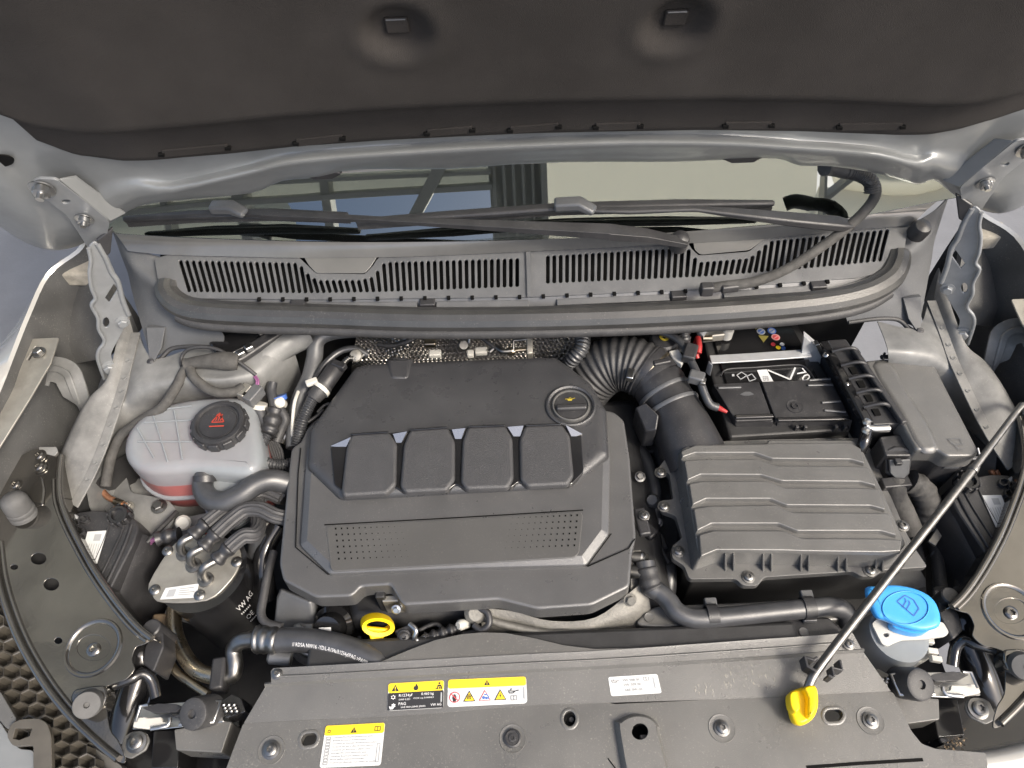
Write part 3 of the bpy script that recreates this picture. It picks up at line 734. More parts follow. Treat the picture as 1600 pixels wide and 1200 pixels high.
# ================================================================== fenders and inner wings
def side_body(sd_):
    mx = (lambda p: p) if sd_ < 0 else mir
    nm = 'left' if sd_ < 0 else 'right'
    E_ = PL([(134, 374, .15), (122, 392, .135), (76, 428, .12), (45, 492, .105), (18, 560, .092), (0, 606, .085), (-55, 735, .05), (-110, 890, .01), (-140, 1000, -.03)], 0)
    fd = thing('fender', 'pale silver front fender along the %s edge of the engine bay' % nm, 'fender', mx(E_[3]), 'front fenders')
    rows = []
    for dx, dz in ((.004, -.22), (.003, -.10), (.0, -.004), (-.004, .0), (-.05, -.004), (-.12, -.03), (-.18, -.08), (-.21, -.18), (-.215, -.45)):
        rows.append([mx(p + V((dx, 0, dz - (max(0, -dx - .005) * 2.2 * max(0, 1 - k / 4.5) if dx < 0 else 0)))) for k, p in enumerate(E_)])
    rr = [spline(r_, 4) for r_ in rows]
    mgrid('skin', rr[2:], 'fender_paint', fd, thick=.001)
    mgrid('gutter_wall', rr[:3], 'gutter_shade', fd, thick=.001)
    # closing plate and foam block at the rear of the gutter
    a = [mx(p) for p in PL([(78, 428, .11), (92, 404, .115), (142, 396, .115), (150, 430, .095)], 0)]
    loft('foam_block', [a, low(a, .03)], 'foam', fd, bevel=.004)
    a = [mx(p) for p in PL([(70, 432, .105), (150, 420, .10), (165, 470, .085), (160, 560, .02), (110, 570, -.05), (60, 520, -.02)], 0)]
    loft('closing_plate', [a, [p + V((0, .01, -.01)) for p in a]], 'gutter_shade', fd)
    # bracket strip carrying the fender
    br = thing('fender_bracket', 'bare steel strip with slot and bolt beside the %s fender' % nm, 'bracket', mx(P(40, 600, .03)), 'fender brackets')
    ol = [(50, 529), (92, 527), (80, 566), (46, 624), (6, 688), (-40, 760), (-80, 760), (-30, 660), (10, 600)]
    zs = lambda y: .074 - .024 * (y - 528) / 170
    pl = [mx(P(x, y, zs(y))) for x, y in rnd(ol, 3, 2)]
    plate('strip', pl, [[mx(P(x, y, zs(y))) for x, y in ((42, 562), (55, 541), (58, 542), (46, 563))]], .003, 'zinc', br, bevel=.0008)
    bolt(mx(P(61, 551, zs(551) + .001)), .011, br, 'steel', kind='hex')
    lp = [mx(p) for p in PL([(56, 600, .005), (64, 583, .012), (84, 577, .014), (104, 584, .010), (112, 600, .0), (122, 626, -.03), (128, 640, -.06)], 0)]
    bar('support_leg', spline(lp, 4), .045, .004, 'silver_primer', br, bevel=.001, up=V((0, -.4, 1)))
    bar('leg_bead', [p + V((0, -.001, .003)) for p in spline(lp, 4)], .012, .006, 'silver_primer', br, bevel=.002, up=V((0, -.4, 1)))
    # inner wing: rail, flange, strut tower
    iw = thing('inner_wing', 'bare silver inner wing and strut tower on the %s side of the bay' % nm, 'inner wing', mx(P(200, 640, 0)), 'inner wings')
    r1 = PL([(196, 470, .04), (178, 560, .02), (166, 596, .01), (140, 622, 0), (118, 660, -.01), (100, 700, -.03), (82, 735, -.06)], 0)
    r2 = PL([(206, 480, .035), (196, 560, .012), (184, 598, .002), (164, 640, -.01), (142, 690, -.025), (122, 735, -.045), (104, 775, -.07)], 0)
    r0 = [p + V((-.02, .0, -.12)) for p in r1]
    fl = PL([(212, 520, .022), (198, 575, .012), (190, 612, .004), (176, 655, -.008), (158, 705, -.024), (138, 750, -.042), (116, 790, -.06)], 0)
    patch('rail', [[mx(p) for p in r_] for r_ in (r0, r1, [p + V((-.006, 0, -.003)) for p in fl])], 'rail_dull', iw, res=5)
    bar('weld_flange', [mx(p) for p in spline(fl, 5)], .017, .003, 'rail_dull', iw, bevel=.0008)
    for k in range(8):
        p = spline(fl, 10)[8 + 6 * k]; lathe('spot_weld', [(.0045, 0), (.004, .0012), (.002, .0004), (0, .0004)], mx(p + V((0, 0, .0015))), 'silver_primer', iw, n=12)
    t0 = PL([(206, 480, .035), (240, 560, .018), (300, 545, .022), (360, 540, .024), (400, 525, .03), (440, 505, .04)], 0)
    t1 = PL([(198, 560, .012), (228, 580, .022), (292, 578, .026), (350, 582, .026), (405, 560, .024), (452, 528, .02)], 0)
    t2 = PL([(192, 600, .004), (218, 612, .012), (290, 600, .018), (350, 600, .018), (410, 590, .005), (462, 556, -.02)], 0)
    t3 = PL([(180, 645, -.01), (208, 662, -.05), (290, 640, -.06), (350, 640, -.06), (420, 640, -.08), (474, 600, -.10)], 0)
    t4 = PL([(150, 730, -.03), (190, 735, -.14), (290, 700, -.16), (350, 700, -.16), (430, 690, -.18), (484, 660, -.20)], 0)
    for r_, f_ in zip((t0, t1, t2, t3, t4), (0, 1, 2, 3, 5)): r_[0] = fl[f_] - V((-.004, 0, .003))
    if sd_ > 0: t0, t1, t2, t3, t4 = t0[:3], t1[:3], t2[:3], t3[:3], t4[:3]
    patch('strut_tower', [[mx(p) for p in r_] for r_ in (t0, t1, t2, t3, t4)], 'silver_primer', iw, res=6)
    s1 = PL([(150, 730, -.04), (190, 740, -.12), (260, 760, -.16), (330, 780, -.2)], 0); s2 = PL([(140, 790, -.08), (190, 800, -.14), (260, 820, -.19), (330, 830, -.24)], 0)
    s3 = [p + V((0, -.1, -.25)) for p in s2]
    patch('lower_apron', [[mx(p) for p in r_] for r_ in (s1, s2, s3)], 'silver_primer', iw, res=4)
    w_ = [mx(p) for p in PL([(230, 690, -.12), (180, 720, -.06), (120, 790, -.07), (60, 900, -.10)], 0)]
    mgrid('side_wall', [w_, low(w_, .5)], 'deep_plastic', iw, thick=.002)
side_body(-1); side_body(1)
# dark interior shell of the bay; the undertray is added to block light
bay = thing('engine_bay_floor', 'dark undertray added to block light, and firewall, deep below the engine parts', 'undertray', (0, .5, -.45))
box('undertray', V((0, .5, -.46)), 1.5, 1.0, .02, 'deep_plastic', bay)
box('firewall', V((0, .95, -.2)), 1.35, .02, .5, 'deep_plastic', bay)
box('front_wall', V((0, .02, -.35)), 1.5, .02, .45, 'deep_plastic', bay)
for s_ in (-1, 1): box('side_wall', V((s_ * .80, .45, -.36)), .02, 1.0, .2, 'deep_plastic', bay)
# ================================================================== engine cover
ec = thing('engine_cover', 'large dark grey plastic engine cover with four pads in the middle of the bay', 'engine cover', P(715, 740, -.06))
# outer shell
out = [(480, 668), (470, 690), (455, 700), (448, 760), (436, 880), (442, 907), (493, 934), (550, 932), (564, 917), (610, 914), (629, 946), (780, 937), (840, 952), (925, 946), (984, 917), (988, 862), (994, 840), (984, 714), (975, 656), (960, 643), (944, 640), (900, 620), (520, 640)]
shell('shell', out, -.022, 6, [(.005, 0), (.0015, .0008), (0, .003), (-.001, .032)], 'cover_base', ec, smooth=50)
# lower step under the front edge
st = [(442, 870), (448, 905), (494, 930), (552, 928), (566, 913), (608, 910), (631, 942), (780, 933), (842, 948), (924, 942), (980, 914), (982, 860)]
# raised middle field
mid_ = [(478, 690), (474, 735), (466, 850), (512, 895), (716, 886), (917, 881), (953, 832), (955, 712), (950, 660), (700, 600)]
shell('middle_field', mid_, -.008, 5, [(.013, 0), (.012, .0004), (.0025, .006), (.0015, .0072), (0, .016)], 'cover_base', ec, smooth=28)
# dark upper dome, falling away at the rear
dome = [(477, 727), (481, 671), (486, 662), (552, 570), (574, 564), (720, 558), (868, 553), (890, 568), (926, 596), (949, 637), (953, 709), (914, 741), (893, 757), (536, 777), (527, 775)]
shell('upper_dome', dome, .004, 6, [(.020, 0), (.013, .0008), (.007, .0026), (.003, .006), (.0005, .012), (-.001, .045)], 'cover_plastic', ec, smooth=40)
# recess round the pads and the four pads
rec = [(516, 697), (522, 758), (540, 770), (604, 771), (616, 760), (628, 768), (700, 766), (712, 756), (726, 764), (800, 761), (810, 752), (822, 759), (893, 757), (912, 737), (908, 676), (886, 664), (820, 664), (790, 668), (640, 673), (548, 683)]
r3 = PL(rnd(rec, 4, 2), .006)
loft('pad_recess', [r3, low(r3, .012)], 'gloss_black', ec, bevel=.001)
# black gloss bevel facets between the pads, sky glint painted as bright metal
for f in ([(516, 697), (548, 683), (540, 700)], [(614, 678), (636, 674), (626, 694), (620, 694)], [(706, 671), (727, 669), (720, 688), (712, 688)], [(793, 667), (818, 665), (812, 684), (804, 684)], [(884, 664), (910, 678), (894, 684)]):
    ym = min(p[1] for p in f); yM = max(p[1] for p in f)
    a = [P(x, y, .0135 - .0085 * (y - ym) / (yM - ym)) for x, y in f]
    loft('bevel_facet', [a, low(a, .006)], 'facet_glint', ec)
pads = [[(548, 678), (608, 674), (620, 692), (619, 756), (604, 771), (536, 775), (532, 768), (540, 700)],
        [(640, 671), (700, 667), (711, 690), (711, 748), (698, 766), (632, 769), (624, 758), (630, 694)],
        [(730, 666), (790, 664), (801, 684), (803, 746), (794, 762), (728, 764), (719, 752), (722, 688)],
        [(820, 664), (878, 662), (891, 680), (897, 742), (888, 757), (824, 760), (812, 748), (811, 686)]]
for pd in pads:
    shell('cylinder_pad', pd, .012, 5, [(.006, 0), (.0035, .0005), (.0015, .0018), (.0004, .004), (0, .010)], 'pad_plastic', ec, smooth=50)
    tp = [P(pd[0][0] + 1, pd[0][1] + 1, .0105), P(pd[1][0] - 1, pd[1][1] + 1, .0105)]
    bar('pad_edge', tp, .003, .003, 'gloss_black', ec, bevel=.001)
# smooth panel with the dot pattern
dp = [(509, 822), (712, 811), (908, 799), (911, 806), (905, 864), (898, 871), (712, 882), (522, 893), (516, 888)]
shell('dot_panel', dp, -.0065, 5, [(.002, 0), (.0005, .0006), (0, .002)], 'cover_strip', ec)
tube('panel_groove', PL([(507, 820), (712, 809), (911, 797)], -.0072), .0009, 'black_hole', ec, n=6, res=4)
vs_, fs = [], []
def dot(cx, cy, w_, h_):
    a = PL([(cx - w_, cy - h_), (cx + w_, cy - h_), (cx + w_, cy + h_), (cx - w_, cy + h_)], -.0056)
    n0 = len(vs_); vs_.extend(a); fs.append((n0, n0 + 1, n0 + 2, n0 + 3))
for r_ in range(6):
    for k in range(12):
        s = max(.30, 1.25 - k * .085)
        dot(524.5 + r_ * 1.0 + 9.2 * k + r_ * k * .12, 826 + 9.4 * r_ - .32 * k, s, s * 1.15)
        dot(902 - r_ * .9 - 9.2 * k - r_ * k * .12, 805 + 9.4 * r_ + .38 * k, s, s * 1.15)
dots = mk('dot_pattern', vs_, fs, 'black_hole', ec); dots['kind'] = 'stuff'
# moulded details on the dome: bulge at the rear and the shallow dimple
bl = PL(sm([(602, 562), (608, 556), (622, 554), (638, 556), (645, 562), (641, 590), (624, 594), (607, 590)], 3), .0062)
loft('rear_bulge', [inset(bl, .010), low(inset(bl, .004), .0025), low(bl, .009)], 'cover_plastic', ec, smooth=60, cap=(True, False))
tube('chamfer_line', PL([(470, 700, -.019), (466, 740, -.019), (462, 855, -.019), (512, 897, -.019), (716, 888, -.019), (918, 884, -.019), (955, 834, -.019)], 0), .0009, 'black_hole', ec, n=6, res=1)
tube('chamfer_line', PL([(918, 885, -.0205), (982, 857, -.0205), (992, 842, -.0205)], 0), .0009, 'black_hole', ec, n=6, res=1)
# oil filler cap sunk in the dome
oc = P(892, 634, .006)
lathe('cap_well', [(.042, -.004), (.041, .0018), (.0385, .003), (.0355, .001), (.0325, -.012), (0, -.012)], oc, 'cover_plastic', ec, n=40)
cap = thing('oil_filler_cap', 'round black oil filler cap with yellow oil-can symbol in the engine cover', 'cap', oc)
lathe('rim', [(.0315, -.012), (.0315, .001), (.0300, .003), (.0285, .003), (.027, .0), (0, .0)], oc, 'airbox_plastic', cap, n=36)
lathe('face', [(.0265, .0), (.0265, .0015), (0, .0018)], oc, 'black_plastic', cap, n=30)
bar('grip', [oc + V((-.025, -.006, .004)), oc + V((.025, -.006, .004))], .011, .009, 'black_plastic', cap, bevel=.003)
M = quadmap([oc + V(p) for p in ((-.009, .017, .002), (.009, .017, .002), (.009, .006, .002), (-.009, .006, .002))])
pmulti('oil_symbol', M, [[(.2, .4), (.7, .4), (.62, .8), (.28, .8)]] + stroke([(.7, .45), (.92, .3)], .1, 1.7) + stroke([(.2, .45), (.05, .35), (.1, .6)], .08, 1.7) + stroke([(.45, .4), (.45, .2), (.32, .2), (.58, .2)], .08, 1.7), 'icon_yellow', cap)

# ================================================================== engine below the cover
en = thing('engine', 'dark engine block and cast alloy housing under the engine cover', 'engine', V((-.05, .55, -.3)))
box('block', V((-.06, .56, -.25)), .50, .40, .30, 'deep_plastic', en, bevel=.02)
a = PL([(640, 970, -.10), (760, 955, -.085), (850, 975, -.09), (930, 972, -.085), (990, 935, -.08), (1000, 1000, -.12), (940, 1030, -.14), (780, 1040, -.14), (650, 1030, -.14)], 0)
rows = [PL([(750, 950, -.07), (800, 955, -.075), (860, 970, -.08), (930, 965, -.075), (985, 925, -.065), (1008, 905, -.065)], 0),
        PL([(752, 972, -.085), (810, 978, -.09), (870, 992, -.09), (930, 985, -.085), (988, 960, -.08), (1015, 940, -.08)], 0),
        PL([(756, 1005, -.12), (815, 1008, -.13), (880, 1012, -.13), (940, 1010, -.13), (990, 1000, -.13), (1020, 985, -.13)], 0),
        PL([(756, 1040, -.2), (815, 1040, -.2), (880, 1040, -.2), (940, 1040, -.2), (990, 1030, -.2), (1020, 1010, -.2)], 0)]
patch('alloy_housing', rows, 'cast_alloy', en, res=4)
tube('casting_edge', PL([(742, 958, -.075), (775, 972, -.08), (820, 983, -.082), (860, 990, -.082), (890, 990, -.082), (915, 1000, -.085), (948, 1010, -.09)], 0), .006, 'cast_alloy', en, n=8)
lathe('housing_boss', [(.016, -.02), (.016, .012), (.010, .018), (0, .018)], P(742, 955, -.075), 'cast_alloy', en, (.1, -.5, .8), 18)
tube('boss_clip', PL([(748, 950, -.06), (762, 958, -.06), (764, 975, -.065), (752, 984, -.07), (740, 976, -.07)], 0), .005, 'black_plastic', en, n=8)
bolt(P(984, 937, -.05), .010, en, 'cast_alloy', (.2, -.6, .7), 'hex')
# right flank brackets seen past the cover's edge
a = PL([(984, 860, -.05), (1003, 858, -.05), (1006, 935, -.09), (985, 925, -.07)], 0); loft('side_bracket', [a, low(a, .04)], 'cast_alloy', en, bevel=.003)
for y in (872, 895): lathe('stub', [(.010, -.03), (.010, .004), (.007, .006), (.007, .010), (0, .010)], P(1001, y, -.055), 'steel', en, (.8, -.3, .4), 14)
box('side_bracket', P(1003, 816, -.045), .018, .045, .012, 'black_plastic', en, rz=.1, bevel=.003)
bolt(P(1006, 806, -.036), .008, en, 'steel')
# round thermostat and filter housings at the front left of the engine
fh = thing('oil_filter_housing', 'round stepped black filter housing below the front left of the engine cover', 'filter housing', P(530, 980, -.13))
c = P(528, 972, -.13); axf = V((-.10, -.55, .83))
lathe('body', [(.066, -.12), (.064, -.03), (.060, -.015), (.052, -.010), (.048, -.018), (.044, -.018), (.042, .0), (.036, .006), (.033, .004), (.031, .022), (.024, .028), (.022, .026), (.021, .048), (0, .048)], c, 'gloss_black', fh, axf, 40)
for k in range(10):
    a = k * math.pi / 5; x, y, z = axes(axf); p = c + (x * math.cos(a) + y * math.sin(a)) * .043 + V(axf).normalized() * .001
    box('rib', p, .006, .006, .012, 'black_plastic', fh, bevel=.001)
q_ = c + V(axf).normalized() * .0485
M = quadmap([q_ + V(p) for p in ((-.010, .004, .006), (.008, .004, .006), (.008, -.012, -.004), (-.010, -.012, -.004))])
pgon('white_tag', M, rect(0, 0, 1, 1), 'label_white', fh, .002)
# blue-grey intake duct at the left end
a = PL([(430, 930, -.10), (437, 915, -.09), (490, 936, -.09), (494, 985, -.12), (440, 1000, -.13), (424, 990, -.13)], 0)
idt = loft('charge_air_duct', [inset(a, .006), low(a, .006), low(a, .14)], 'grey_plastic', None, bevel=.005, smooth=60)
tag(idt, 'smooth blue-grey plastic duct box behind the refrigerant hose', 'duct')
# dipstick
ds = thing('oil_dipstick', 'yellow ring-shaped oil dipstick handle at the front of the engine', 'dipstick', P(592, 985, -.1))
c = P(590, 976, -.065); ax_ = V((.12, -.75, .45)).normalized(); x, y, z = axes(ax_)
xu, yu = V((1, 0, -.42)).normalized(), V((.25, .80, .60)).normalized(); nu = xu.cross(yu).normalized()
prof_o, prof_i = [], []
for k in range(28):
    a = 2 * math.pi * k / 28; ca, sa = math.cos(a), math.sin(a)
    prof_o.append(c + xu * (.0235 * ca) + yu * (.0135 * sa)); prof_i.append(c + xu * (.0175 * ca) + yu * (.0085 * sa))
hw = nu * .011
loft('ring', [[p - hw * .8 for p in prof_i], [p - hw for p in prof_o], [p + (p - c) * .05 for p in prof_o], [p + hw for p in prof_o], [p + hw * .8 for p in prof_i], [p - hw * .8 for p in prof_i]], 'grip_yellow', ds, cap=(False, False), smooth=50)
a = [c + xu * u + yu * v for u, v in ((-.020, -.004), (.020, -.004), (.014, -.014), (.010, -.024), (-.004, -.026), (-.010, -.014))]
loft('web', [[p + nu * .003 for p in a], [p - nu * .004 for p in a]], 'grip_yellow', ds, bevel=.002)
tube('tube', [c + V((.0, .0, -.03)), c + V((.01, .02, -.09)), c + V((.015, .03, -.16))], .005, 'steel', ds, n=8)
# clutter between the dipstick and the cover: brackets and connectors
cl_ = thing('sensor_wiring', 'small black connectors and clips beside the yellow dipstick', 'wiring', P(660, 985, -.1))
box('bracket', P(618, 946, -.085), .030, .010, .06, 'zinc', cl_, bevel=.002)
bolt(P(619, 952, -.06), .007, cl_, 'bright_steel', (0, -.7, .7), 'hex')
box('strap', P(600, 942, -.08), .014, .010, .07, 'deep_plastic', cl_, bevel=.002)
a = PL([(615, 985, -.075), (640, 974, -.07), (652, 984, -.075), (655, 1002, -.085), (628, 1012, -.09)], 0)
loft('connector_block', [a, low(a, .03)], 'black_plastic', cl_, bevel=.003)
bolt(P(632, 995, -.075), .010, cl_, 'black_plastic', (0, -.4, .9), 'torx')
tube('wire_clip', PL([(640, 975, -.06), (650, 985, -.06), (648, 998, -.07), (664, 1005, -.08)], 0), .004, 'bright_steel', cl_, n=8)
tube('connector', PL([(665, 998, -.08), (690, 990, -.08), (718, 980, -.08)], 0), .008, 'black_plastic', cl_, n=10, corr=(.012, .25))
lathe('fitting', [(.007, -.01), (.008, .004), (.005, .008), (0, .008)], P(722, 976, -.075), 'white_plastic', cl_, (-.6, -.3, .5), 14)
tube('bright_pipe', PL([(632, 1010, -.085), (652, 1004, -.08), (668, 992, -.078)], 0), .005, 'bright_steel', cl_, n=8)
for pts in ([(660, 1000), (690, 985), (720, 990), (745, 985)], [(655, 985), (680, 975), (700, 985), (730, 968)], [(670, 1010), (700, 1000), (735, 1000)]):
    tube('wire', PL(pts, -.09), .0035, 'rubber', cl_, n=6)

# ================================================================== rear of the engine bay
hs = thing('heat_shield', 'dimpled silver heat shield foil behind the engine cover', 'heat shield', P(730, 535, -.08))
rows = [PL([(560, 498, .01), (640, 500, .0), (730, 498, .0), (830, 494, .0), (900, 492, .01)], 0),
        PL([(556, 530, -.06), (640, 532, -.07), (730, 530, -.075), (830, 526, -.07), (905, 522, -.06)], 0),
        PL([(550, 570, -.10), (640, 576, -.11), (730, 574, -.11), (830, 570, -.11), (910, 566, -.10)], 0),
        PL([(545, 610, -.22), (640, 620, -.22), (730, 620, -.22), (830, 616, -.22), (910, 606, -.22)], 0)]
patch('foil_sheet', rows, 'foil', hs, res=6)
rows = [PL([(600, 545, -.05), (620, 522, -.03), (648, 520, -.03)], 0), PL([(612, 560, -.05), (640, 540, -.035), (662, 532, -.04)], 0)]
patch('pipe_shield', rows, 'foil', hs, res=6)
tb = thing('turbo_fittings', 'small steel fittings and clips on the turbo behind the engine cover', 'fittings', P(720, 545, -.05))
lathe('cylinder', [(.010, -.03), (.010, .008), (.008, .010), (0, .010)], P(724, 540, -.04), 'steel', tb, (.15, -.55, .8), 18)
tube('stud', PL([(733, 536, -.03), (735, 516, -.01)], 0), .003, 'bright_steel', tb, n=8, res=1)
box('clip', P(672, 536, -.035), .022, .016, .012, 'alloy_pipe', tb, bevel=.003)
for x, y in ((680, 553), (752, 549)): box('plug', P(x, y, -.03), .022, .014, .010, 'white_plastic', tb, bevel=.002)
box('plug', P(735, 553, -.03), .012, .014, .010, 'white_plastic', tb, bevel=.002)
tube('lever', PL([(765, 550, -.025), (775, 543, -.02), (785, 549, -.02), (800, 548, -.02)], 0), .005, 'steel', tb, n=8)
a = PL([(822, 514, .0), (832, 514, .0), (833, 552, -.02), (823, 553, -.02)], 0); loft('actuator_plate', [a, low(a, .02)], 'zinc', tb, bevel=.002)
tube('actuator_rod', PL([(800, 548, -.025), (825, 546, -.025)], 0), .004, 'alloy_pipe', tb, n=8, res=1)
tube('actuator_frame', PL([(802, 549, -.02), (802, 532, -.01), (824, 530, -.01)], 0), .0025, 'steel', tb, n=6, res=1)
lathe('actuator_end', [(.007, -.005), (.009, 0), (.009, .006), (.005, .009), (0, .009)], P(800, 549, -.025), 'alloy_pipe', tb, (-1, 0, .2), 14)
tube('hose', PL([(660, 520, -.02), (640, 532, -.02), (615, 540, -.03), (590, 538, -.03)], 0), .005, 'rubber', tb, n=8)
tube('cable', PL([(745, 522, -.01), (760, 533, -.015), (775, 545, -.02)], 0), .004, 'rubber', tb, n=8)
# corrugated conduit at the right rear
cc = tube('corrugated_conduit', PL([(905, 512, .0), (910, 525, .0), (908, 545, -.005), (896, 560, -.02), (885, 575, -.05)], 0), .0135, 'hose_rubber', None, n=16, corr=(.0058, .09))
tag(cc, 'slim black corrugated conduit just right of the heat shield', 'conduit')

# ================================================================== hoses left of the engine cover
g = thing('grey_coolant_pipe', 'grey plastic coolant pipe running down the left rear of the engine cover', 'pipe', P(490, 590, -.05))
tube('pipe', PL([(560, 517, .0), (520, 520, .0), (496, 532, -.005), (491, 560, -.02), (484, 590, -.03), (468, 625, -.04), (460, 665, -.05), (458, 700, -.06)], 0), lambda f: .012 + .003 * math.sin(f * 3), 'grey_plastic', g, n=12)
tube('hose', PL([(575, 555, -.02), (555, 545, -.01), (530, 550, -.01), (505, 572, -.015), (490, 600, -.02)], 0), .006, 'hose_rubber', g, n=8)
g = thing('engine_harness', 'black corrugated wiring sleeve with white tie beside the engine cover', 'wiring', P(500, 610, -.02))
tube('plug_sleeve', PL([(527, 572, -.005), (516, 588, -.005), (506, 602, -.008)], 0), .0155, 'black_plastic', g, n=14, res=4)
box('latch', P(530, 571, .008), .026, .012, .012, 'black_plastic', g, rz=-.5, bevel=.002)
tube('boot', PL([(506, 602, -.008), (498, 612, -.01), (490, 622, -.015)], 0), lambda f: .0165 - .003 * f, 'rubber', g, n=14, res=4)
tube('sleeve', PL([(490, 620, -.015), (478, 645, -.02), (470, 668, -.03), (464, 695, -.05)], 0), .0095, 'hose_rubber', g, n=12, corr=(.0042, .12))
lathe('white_tie', [(.0170, -.0035), (.0185, -.0035), (.0185, .0035), (.0170, .0035)], P(500, 608, -.009), 'white_plastic', g, V((.5, .75, .1)), 20, cap=(False, False))
box('tie_lock', P(487, 597, .006), .020, .012, .008, 'white_plastic', g, rz=.4, bevel=.002)
tube('white_tube', PL([(457, 690, -.05), (457, 660, -.035), (460, 630, -.02), (466, 612, -.02)], 0), .0032, 'white_plastic', g, n=8)
for pts in ([(500, 655), (485, 668), (475, 690)], [(496, 645), (505, 635), (515, 630)], [(480, 660), (495, 650), (505, 640)]):
    tube('wire', PL(pts, -.03), .003, 'rubber', g, n=6)
tube('chrome_pipe', PL([(440, 690, -.08), (452, 672, -.07), (470, 655, -.08)], 0), .011, 'bright_steel', g, n=12)
lathe('green_button', [(.011, -.004), (.012, 0), (.010, .003), (.004, .004), (0, .004)], P(556, 556, -.01), 'zinc', g, (0, -.5, .9), 16)
tube('foil_hose', PL([(575, 548, -.02), (560, 560, -.015), (545, 560, -.01), (535, 570, -.01)], 0), .005, 'steel', g, n=8, corr=(.004, .2))
# ================================================================== coolant tank
tank = thing('coolant_tank', 'translucent coolant expansion tank with pink coolant and black cap', 'tank', P(300, 700, -.08))
top = sm([(190, 702), (197, 672), (222, 645), (260, 628), (305, 619), (365, 616), (393, 627), (404, 672), (407, 714), (388, 738), (345, 736), (298, 732), (262, 735), (226, 735), (200, 722)], 3)
t3 = PL(top, .0)
bulge = [inset(t3, .020), low(inset(t3, .010), .002), low(inset(t3, .003), .007), low(t3, .016), low(inset(t3, -.001), .035), low(inset(t3, -.001), .048)]
sh = loft('upper_shell', bulge, 'tank_plastic', tank, smooth=45, cap=(True, False))
loft('fluid_band', [low(inset(t3, -.001), .048), low(inset(t3, -.002), .080)], 'tank_fluid', tank, smooth=45, cap=(False, False))
fl = inset(t3, -.006)
loft('seam_flange', [low(inset(t3, -.002), .080), low(fl, .0805), low(inset(t3, -.007), .082), low(inset(t3, -.007), .086), low(fl, .0875), low(inset(t3, -.002), .088)], 'tank_plastic', tank, smooth=45, cap=(False, False))
loft('lower_shell', [low(inset(t3, -.002), .088), low(inset(t3, .002), .125), low(inset(t3, .02), .15)], 'tank_fluid', tank, smooth=45, cap=(False, True))
loft('coolant', [low(inset(t3, .004), .058), low(inset(t3, .004), .12), low(inset(t3, .021), .145)], 'coolant', tank, smooth=45)
# step with the hose nozzle
st = PL(rnd([(297, 728), (392, 726), (384, 772), (350, 796), (318, 792), (302, 772)], 7, 3), -.034)
loft('nozzle_step', [inset(st, .006), low(inset(st, .001), .004), low(st, .012), low(st, .058)], 'tank_plastic', tank, smooth=45, cap=(True, False))
loft('step_flange', [low(inset(st, -.003), .058), low(inset(st, -.004), .065)], 'tank_plastic', tank)
# raised ribs moulded in the top
for a, b_ in (((214, 668), (240, 715)), ((240, 650), (262, 722)), ((272, 640), (285, 718)), ((215, 690), (300, 690)), ((225, 660), (300, 656)), ((250, 640), (300, 634))):
    bar('mould_line', PL([a, b_], .0035), .0025, .002, 'tank_plastic', tank, bevel=.0006)
for x in (212, 232, 254, 276):
    tube('side_rib', [P(x, 724, -.012), P(x, 726, -.034), P(x, 728, -.060)], .0022, 'tank_plastic', tank, n=6, res=1)
for x, y in ((378, 740), (364, 736), (393, 700), (399, 680)):
    tube('side_rib', [P(x, y, -.014), P(x, y, -.060)], .0024, 'tank_plastic', tank, n=6, res=1)
# cap
c = P(345, 667, .006)
cp = tank
cp = lathe('cap', [(.0425, -.006), (.0425, .013), (.041, .0155), (.036, .0165), (.0347, .016), (.0333, .012), (0, .0115)], c, 'black_plastic', cp, n=48)
for k in range(12):
    a = 2 * math.pi * k / 12; p = c + V((math.cos(a), math.sin(a), 0)) * .0427 + V((0, 0, .003))
    box('grip_rib', p, .006, .016, .016, 'black_plastic', cp, rz=a, bevel=.002)
lathe('face_disc', [(.030, .0115), (.029, .0135), (0, .0138)], c, 'black_plastic', cp, n=40)
M = quadmap([c + V(p) for p in ((-.0165, .022, .0140), (.0165, .022, .0140), (.0165, -.014, .0140), (-.0165, -.014, .0140))])
pmulti('warning_symbol', M, stroke([(.2, .62), (.5, .12), (.8, .62)], .05) + stroke([(.2, .62), (.8, .62)], .05) + stroke([(.38, .55), (.42, .4), (.36, .3), (.42, .18)], .05) + stroke([(.5, .55), (.54, .4), (.48, .3), (.54, .16)], .05) + stroke([(.62, .55), (.66, .4), (.60, .3), (.66, .2)], .05), 'icon_red', cp)
pmulti('warning_line', M, stroke([(.14, .84), (.86, .84)], .06), 'icon_red', cp)
# level sensor plug
sn = thing('level_sensor_plug', 'grey two-part plug with violet wires on the coolant tank', 'plug', P(390, 615, .0))
box('plug_body', P(397, 618, .004), .018, .034, .022, 'grey_plastic', sn, rz=-.5, bevel=.002)
box('plug_clip', P(383, 613, .006), .016, .026, .018, 'zinc', sn, rz=-.5, bevel=.002)
box('clip_window', P(382, 615, .0155), .004, .006, .002, 'black_hole', sn, rz=-.5, bevel=0)
tube('wire', PL([(402, 606, .012), (404, 596, .015), (400, 588, .015), (396, 582, .02)], 0), .0018, 'violet_wire', sn, n=6)
tube('wire', PL([(399, 606, .012), (401, 596, .015), (396, 587, .015), (392, 580, .02)], 0), .0018, 'violet_wire', sn, n=6)
